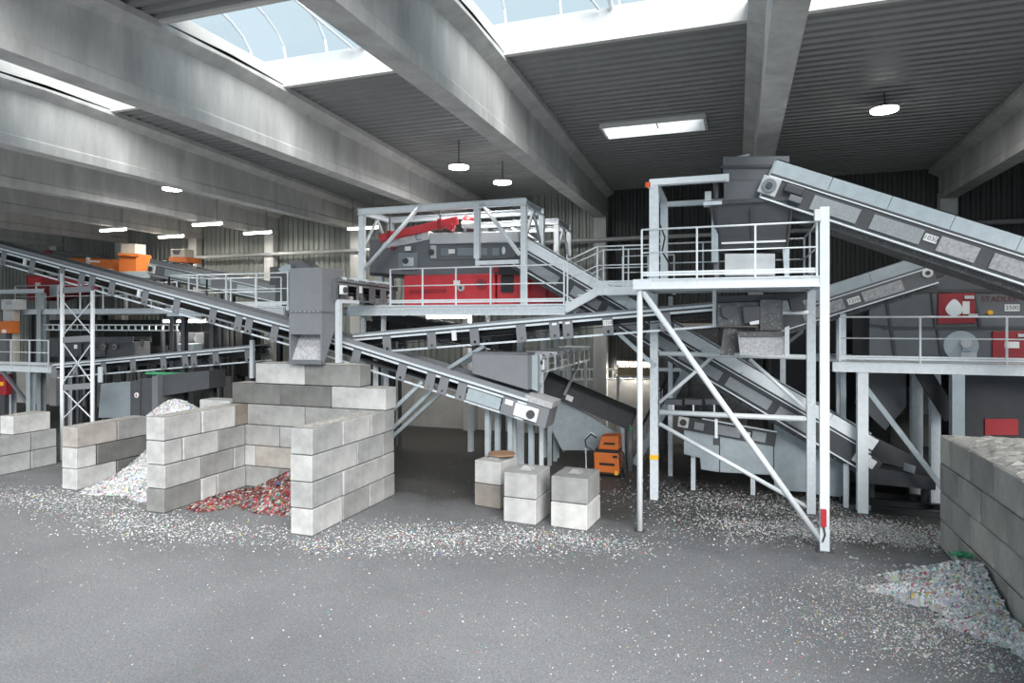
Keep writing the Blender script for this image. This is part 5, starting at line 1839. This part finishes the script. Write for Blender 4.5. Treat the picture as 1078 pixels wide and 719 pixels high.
# machine at the very edge with orange box
t = cabinet('control_cabinet', 'pale control cabinet with vent grille at the edge of the walkway', 'cabinet', [(1, 315), (14, 315), (14, 326), (1, 326)], 'silver', 20.4, .6,
            [('vent', [(6, 317), (13, 317), (13, 321), (6, 321)], 'galv_blue', .02)])
t = thing('control_box', 'small orange control box with white label above the low walkway', 'box', P(5, 350, 20.3))
prismY([(-6, 338), (11, 338), (11, 351), (-6, 351)], 20.3, 20.7).build('body', 'orange', t, bevel=.01)
prismY([(2, 347), (6, 347), (6, 350.5), (2, 350.5)], 20.28, 20.3).build('label_plate', 'white', t)
q = P(3, 351, 20.4)
MB().box(q.x - .2, q.x + .2, 20.4, 20.6, zl, q.z).build('stand', 'grey', t)
t = thing('tall_cabinet', 'tall pale cabinet behind the orange control box', 'cabinet', P(10, 345, 20.9))
prismY([(3, 326), (15, 326), (15, 385), (3, 385)], 20.72, 20.98).build('body', 'cream', t, bevel=.01)
prismY([(4.5, 328), (13.5, 328), (13.5, 383), (4.5, 383)], 20.70, 20.72).build('door', 'silver', t)
# red stand with box at the floor
t = thing('fire_box', 'red box with yellow label under the low walkway', 'box', P(3, 415, 19.8))
prismY([(-5, 394), (6, 394), (6, 416), (-5, 416)], 19.9, 20.2).build('body', 'darkred', t, bevel=.02)
prismY([(-1, 402), (3.5, 402), (3.5, 406), (-1, 406)], 19.88, 19.9).build('label_plate', 'yellow', t)
q = P(1, 416, 19.9)
MB().box(q.x - .15, q.x + .15, 19.95, 20.15, 0, q.z).build('stand', 'dark', t)

# lamps under the mezzanine and under the shredder deck
tube_lamp(P(183, 338, 21.6), 'glowing tube lamp under the mezzanine beside the descending belt', L=1.1, power=35, top=zm)
tube_lamp(P(205, 338, 21.9), 'glowing tube lamp under the shredder walkway next to the mezzanine', L=1.1, power=35, top=zD)
tube_lamp(P(470, 333, 21.5), 'glowing tube lamp below the red shredder deck', L=1.6, power=50, top=zD)
tube_lamp(P(668, 382, 26.36), 'glowing tube lamp fixed to the rear wall above the timber planks', L=1.4, power=45, top=P(668, 382, 26.36).z + .12)

# extractor hood visible above the chute
t = thing('machine_cover', 'dark folded machine cover above the walkway behind the chute', 'machine', P(315, 290, 20.6))
prismY([(304, 275), (318, 274), (330, 282), (330, 300), (304, 300)], 20.5, 21.2).build('body', 'grey', t, bevel=.02)
prismY([(293, 283), (300, 278), (306, 279), (306, 286), (295, 287)], 20.3, 20.5).build('flap', 'galv_blue', t)
prismY([(284, 281), (304, 280), (304, 300), (284, 300)], 20.8, 21.4).build('rear_box', 'dark', t)
q = P(310, 300, 20.7)
MB().box(q.x - .9, q.x + .8, 20.7, 21.2, zD, q.z).build('plinth', 'dark', t)

# ducts and rolls in the dark below the deck
for (u, v, du, r, yy, m_, lab) in ((415, 334, 10, .16, 21.2, 'cream', 'cream coloured pipe stub in the dark below the shredder deck'), (398, 346, 12, .25, 21.8, 'dusty', 'dusty round drum in the dark below the shredder deck')):
    t = thing('pipe_stub', lab, 'pipe', V((P(u, v, yy).x, yy, 0)))
    a_, b_ = P(u - du, v - 2, yy), P(u + du, v + 2, yy)
    MB().tube(a_, b_, r, 14).build('shell', m_, t, smooth=True)
    for q in (a_.lerp(b_, .2), a_.lerp(b_, .8)):
        MB().beam((q.x, yy, 0), (q.x, yy, q.z - r + .02), .1, .1).build('stand', 'dark', t)

# ================================================================== PLASTIC FLAKES
WHITES = [(0.74, 0.74, 0.73), (0.64, 0.65, 0.66), (0.52, 0.52, 0.52), (0.80, 0.79, 0.77), (0.40, 0.40, 0.40), (0.6, 0.6, 0.62)]
COLS = [(0.55, 0.05, 0.06), (0.06, 0.16, 0.42), (0.05, 0.32, 0.36), (0.60, 0.42, 0.06), (0.08, 0.30, 0.12), (0.05, 0.05, 0.05), (0.45, 0.10, 0.20)]
REDS = [(0.42, 0.02, 0.035), (0.30, 0.015, 0.025), (0.55, 0.12, 0.13), (0.34, 0.28, 0.24), (0.55, 0.53, 0.50), (0.08, 0.07, 0.06), (0.22, 0.15, 0.10), (0.16, 0.13, 0.11), (0.40, 0.05, 0.06), (0.3, 0.27, 0.25)]


class Flakes:
    def __init__(self, seed):
        self.r = random.Random(seed)
        self.v, self.f, self.c = [], [], []

    def add(self, p, nrm, size, col):
        r = self.r
        n = V((nrm.x + r.uniform(-.5, .5), nrm.y + r.uniform(-.5, .5), nrm.z + r.uniform(0, .3))).normalized()
        a = n.cross(V((r.uniform(-1, 1), r.uniform(-1, 1), .1))).normalized()
        b = n.cross(a)
        l, w = size * r.uniform(.6, 1.3), size * r.uniform(.3, .9)
        p = V(p)
        lift = (abs(a.z) * l + abs(b.z) * w) * .55 + .002
        p = p + ZA * lift
        k = len(self.v)
        self.v += [p - a * l - b * w, p + a * l - b * w * .8, p + a * l * .9 + b * w, p - a * l * .8 + b * w]
        self.f.append((k, k + 1, k + 2, k + 3))
        self.c.append(col)

    def pick(self, mix):
        r = self.r
        if mix == 'white':
            c = r.choice(WHITES) if r.random() < .90 else r.choice(COLS)
        elif mix == 'red':
            c = r.choice(REDS) if r.random() < .82 else r.choice(COLS + WHITES)
        else:
            c = r.choice(WHITES) if r.random() < .84 else r.choice(COLS)
        g = r.uniform(.75, 1.12)
        if mix == 'red':
            g *= .8
        return tuple(min(.85, x * g) for x in c)

    def build(self, name, label, cat):
        lo = V((min(p.x for p in self.v), min(p.y for p in self.v), 0))
        hi = V((max(p.x for p in self.v), max(p.y for p in self.v), 0))
        c = (lo + hi) / 2
        me = bpy.data.meshes.new(name)
        me.from_pydata([p - c for p in self.v], [], self.f)
        at = me.color_attributes.new('Col', 'FLOAT_COLOR', 'CORNER')
        data = []
        for f, col in zip(self.f, self.c):
            data += [*col, 1.0] * len(f)
        at.data.foreach_set('color', data)
        me.materials.append(M['flakes'])
        o = bpy.data.objects.new(name, me)
        link(o, c)
        return tag(o, label, cat, kind='stuff')


def heap(seed, label, name, cx, cy, fn, x0, x1, y0, y1, n, mix, size, base, nx=36, ny=36):
    """fn(x,y) -> height of the heap; flakes lie all over it"""
    F = Flakes(seed)
    idx = {}
    for j in range(ny + 1):
        for i in range(nx + 1):
            x, y = x0 + (x1 - x0) * i / nx, y0 + (y1 - y0) * j / ny
            idx[i, j] = len(F.v)
            h = fn(x, y)
            F.v.append(V((x, y, max(-.05, h + F.r.uniform(-.02, .02)))))
    for j in range(ny):
        for i in range(nx):
            q = (idx[i, j], idx[i + 1, j], idx[i + 1, j + 1], idx[i, j + 1])
            if max(F.v[k].z for k in q) > 0.0:
                F.f.append(q)
                F.c.append(tuple(b * F.r.uniform(.7, 1.2) for b in base))
    k = 0
    tries = 0
    while k < n and tries < n * 20:
        tries += 1
        x, y = F.r.uniform(x0, x1), F.r.uniform(y0, y1)
        h = fn(x, y)
        if h < .0:
            continue
        e = .08
        nr = V((-(fn(x + e, y) - fn(x - e, y)) / (2 * e), -(fn(x, y + e) - fn(x, y - e)) / (2 * e), 1)).normalized()
        F.add((x, y, h), nr, size * F.r.uniform(.5, 1.3), F.pick(mix))
        k += 1
    return F.build(name, label, 'plastic flakes')


def sm(t):
    t = max(0, min(1, t))
    return t * t * (3 - 2 * t)


# red heap in the chute bay
def h_red(x, y):
    d = math.hypot((x + 11.0) / 2.3, (y - 15.3) / 2.4)
    d2 = math.hypot((x + 12.9) / .9, (y - 13.9) / 1.5)
    return max(.85 * sm(1 - d) ** .8 - .03, .16 * sm(1 - d2) - .01) + .05 * math.sin(5 * x) * math.sin(4 * y) * sm(1 - d) - .012


heap(21, 'heap of shredded red bottle flakes in the block bay below the chute', 'red_flake_heap', 0, 0, h_red, -13.38, -9.6, 12.7, 15.05, 9000, 'red', .042, (.14, .07, .06))


# white heap between the two block walls
def h_white(x, y):
    r = sm((y - 12.75) / 3.2)
    return 1.45 * r * sm((x + 18.1) / 1.5) - .05 + .05 * math.sin(3.1 * x + 1) * math.sin(2.7 * y)


heap(22, 'heap of white plastic flakes sloping out between two block walls', 'white_flake_heap', 0, 0, h_white, -17.55, -14.15, 12.6, 15.9, 16000, 'white', .030, (.55, .55, .55))


def h_white2(x, y):
    d = math.hypot((x + 17.5) / 3.1, (y - 16.6) / 1.6)
    return 2.2 * sm(1 - d * .92) ** .75 - .04 + .05 * math.sin(4 * x) * math.sin(3.7 * y)


heap(24, 'peaked heap of white plastic flakes before the blue grey compactor hood', 'white_flake_heap', 0, 0, h_white2, -20.6, -14.8, 15.65, 17.1, 11000, 'white', .030, (.55, .55, .55))


# heap at the yard wall
YARD = [(10.6, .02), (11.2, .30), (11.8, .85), (12.5, 1.35), (13.2, 1.75), (13.8, 1.35), (14.3, .7), (14.7, .05)]


def h_yard(x, y):
    w = .01
    for (a, wa_), (b, wb_) in zip(YARD[:-1], YARD[1:]):
        if a <= y <= b:
            w = wa_ + (wb_ - wa_) * (y - a) / (b - a)
    w *= 1 + .16 * math.sin(7 * y + 2 * x) + .08 * math.sin(17 * y)
    top = .24 + .36 * math.exp(-((y - 13.2) / .8) ** 2)
    k = sm(1 - (4.06 - x) / max(w, .02)) ** .8
    return top * k - .012 + .03 * k * math.sin(9 * x) * math.sin(8 * y)


heap(23, 'low heap of mixed white and coloured flakes against the yard block wall', 'mixed_flake_heap', 0, 0, h_yard, 2.0, 4.0, 10.5, 14.75, 15000, 'mix', .025, (.48, .48, .48))


# loose litter of flakes over the floor
BLOCKERS = [(-9.5, -8.9, 12.1, 15.7), (-14.05, -13.45, 12.3, 15.7), (-18.2, -17.6, 13.2, 15.6), (-22.2, -21.5, 11.2, 15.6), (-14.1, -8.9, 15.1, 15.75), (4.05, 6.0, 6, 16)]


def litter(seed, label, name, spots, mix, size):
    F = Flakes(seed)
    for (cx, cy, sx, sy, n, core) in spots:
        for _ in range(n):
            if core:
                a, rr = F.r.uniform(0, 6.283), math.sqrt(F.r.random())
                x, y = cx + sx * rr * math.cos(a) * F.r.uniform(.8, 1.15), cy + sy * rr * math.sin(a) * F.r.uniform(.8, 1.15)
            else:
                x, y = cx + F.r.gauss(0, sx), cy + F.r.gauss(0, sy)
            if any(b[0] < x < b[1] and b[2] < y < b[3] for b in BLOCKERS) or y > 25.5:
                continue
            F.add((x, y, 0.0), ZA, size * F.r.uniform(.35, 1.25), F.pick(mix))
    return F.build(name, label, 'plastic flakes')


def gp(u, v):
    q = PG(u, v)
    return q.x, q.y


S_ = []
for (u, v, sx, sy, n) in ((415, 567, .9, .45, 2600), (500, 566, 1.2, .5, 3000), (580, 566, 1.0, .4, 2200), (640, 572, .6, .35, 700), (345, 575, .6, .3, 900)):
    S_.append((*gp(u, v), sx, sy, n, False))
litter(31, 'band of white flake litter along the floor before the free blocks', 'flake_litter', S_, 'mix', .019)
S_ = []
for (u, v, sx, sy, n) in ((105, 532, 1.1, .6, 2600), (150, 552, 1.0, .5, 2600), (60, 525, .9, .5, 1500), (200, 560, .9, .4, 1000), (20, 520, .9, .6, 900), (265, 560, .9, .35, 700)):
    S_.append((*gp(u, v), sx, sy, n, False))
litter(32, 'white flake litter spilling from the block bays', 'flake_litter', S_, 'white', .019)
S_ = []
for (u, v, sx, sy, n) in ((780, 530, 1.3, .7, 4500), (815, 556, 1.0, .45, 4500), (925, 558, .8, .45, 6000), (960, 568, .5, .35, 3000), (750, 560, .9, .7, 900), (890, 530, .8, .6, 1200), (925, 534, .5, .25, 1800), (700, 520, 1.2, 1.2, 900)):
    S_.append((*gp(u, v), sx, sy, n, False))
litter(33, 'dense white flake litter on the floor below the tower', 'flake_litter', S_, 'white', .019)
S_ = [(*gp(950, 622), .7, .45, 5000, False), (*gp(900, 650), 1.0, .8, 4200, False), (*gp(985, 660), .6, .5, 3000, False), (*gp(1030, 690), .6, .5, 2200, False), (-3, 11, 6, 2.4, 2600, False), (-12, 10.5, 5, 1.6, 1800, False), (0.5, 9.5, 2.5, 1.5, 1600, False), (-8, 18.5, 2.0, 2.0, 600, False), (-5.5, 19.5, 2.5, 2, 700, False)]
litter(34, 'fine scattered flakes all over the open floor', 'flake_litter', S_, 'mix', .0115)
# green scrap of film on the yard heap
q = V((3.8, 13.55, h_yard(3.8, 13.55)))
mbg = MB()
rr = random.Random(5)
n = 6
base = len(mbg.v)
for j in range(n + 1):
    for i in range(n + 1):
        mbg.v.append(q + V(((i / n - .5) * .34, (j / n - .5) * .3, .06 + rr.uniform(0, .10))))
for j in range(n):
    for i in range(n):
        k = j * (n + 1) + i
        mbg.f.append((k, k + 1, k + n + 2, k + n + 1))
tag(mbg.build('film_scrap', 'green', fix=False), 'crumpled green plastic scrap on the mixed flake heap', 'scrap')
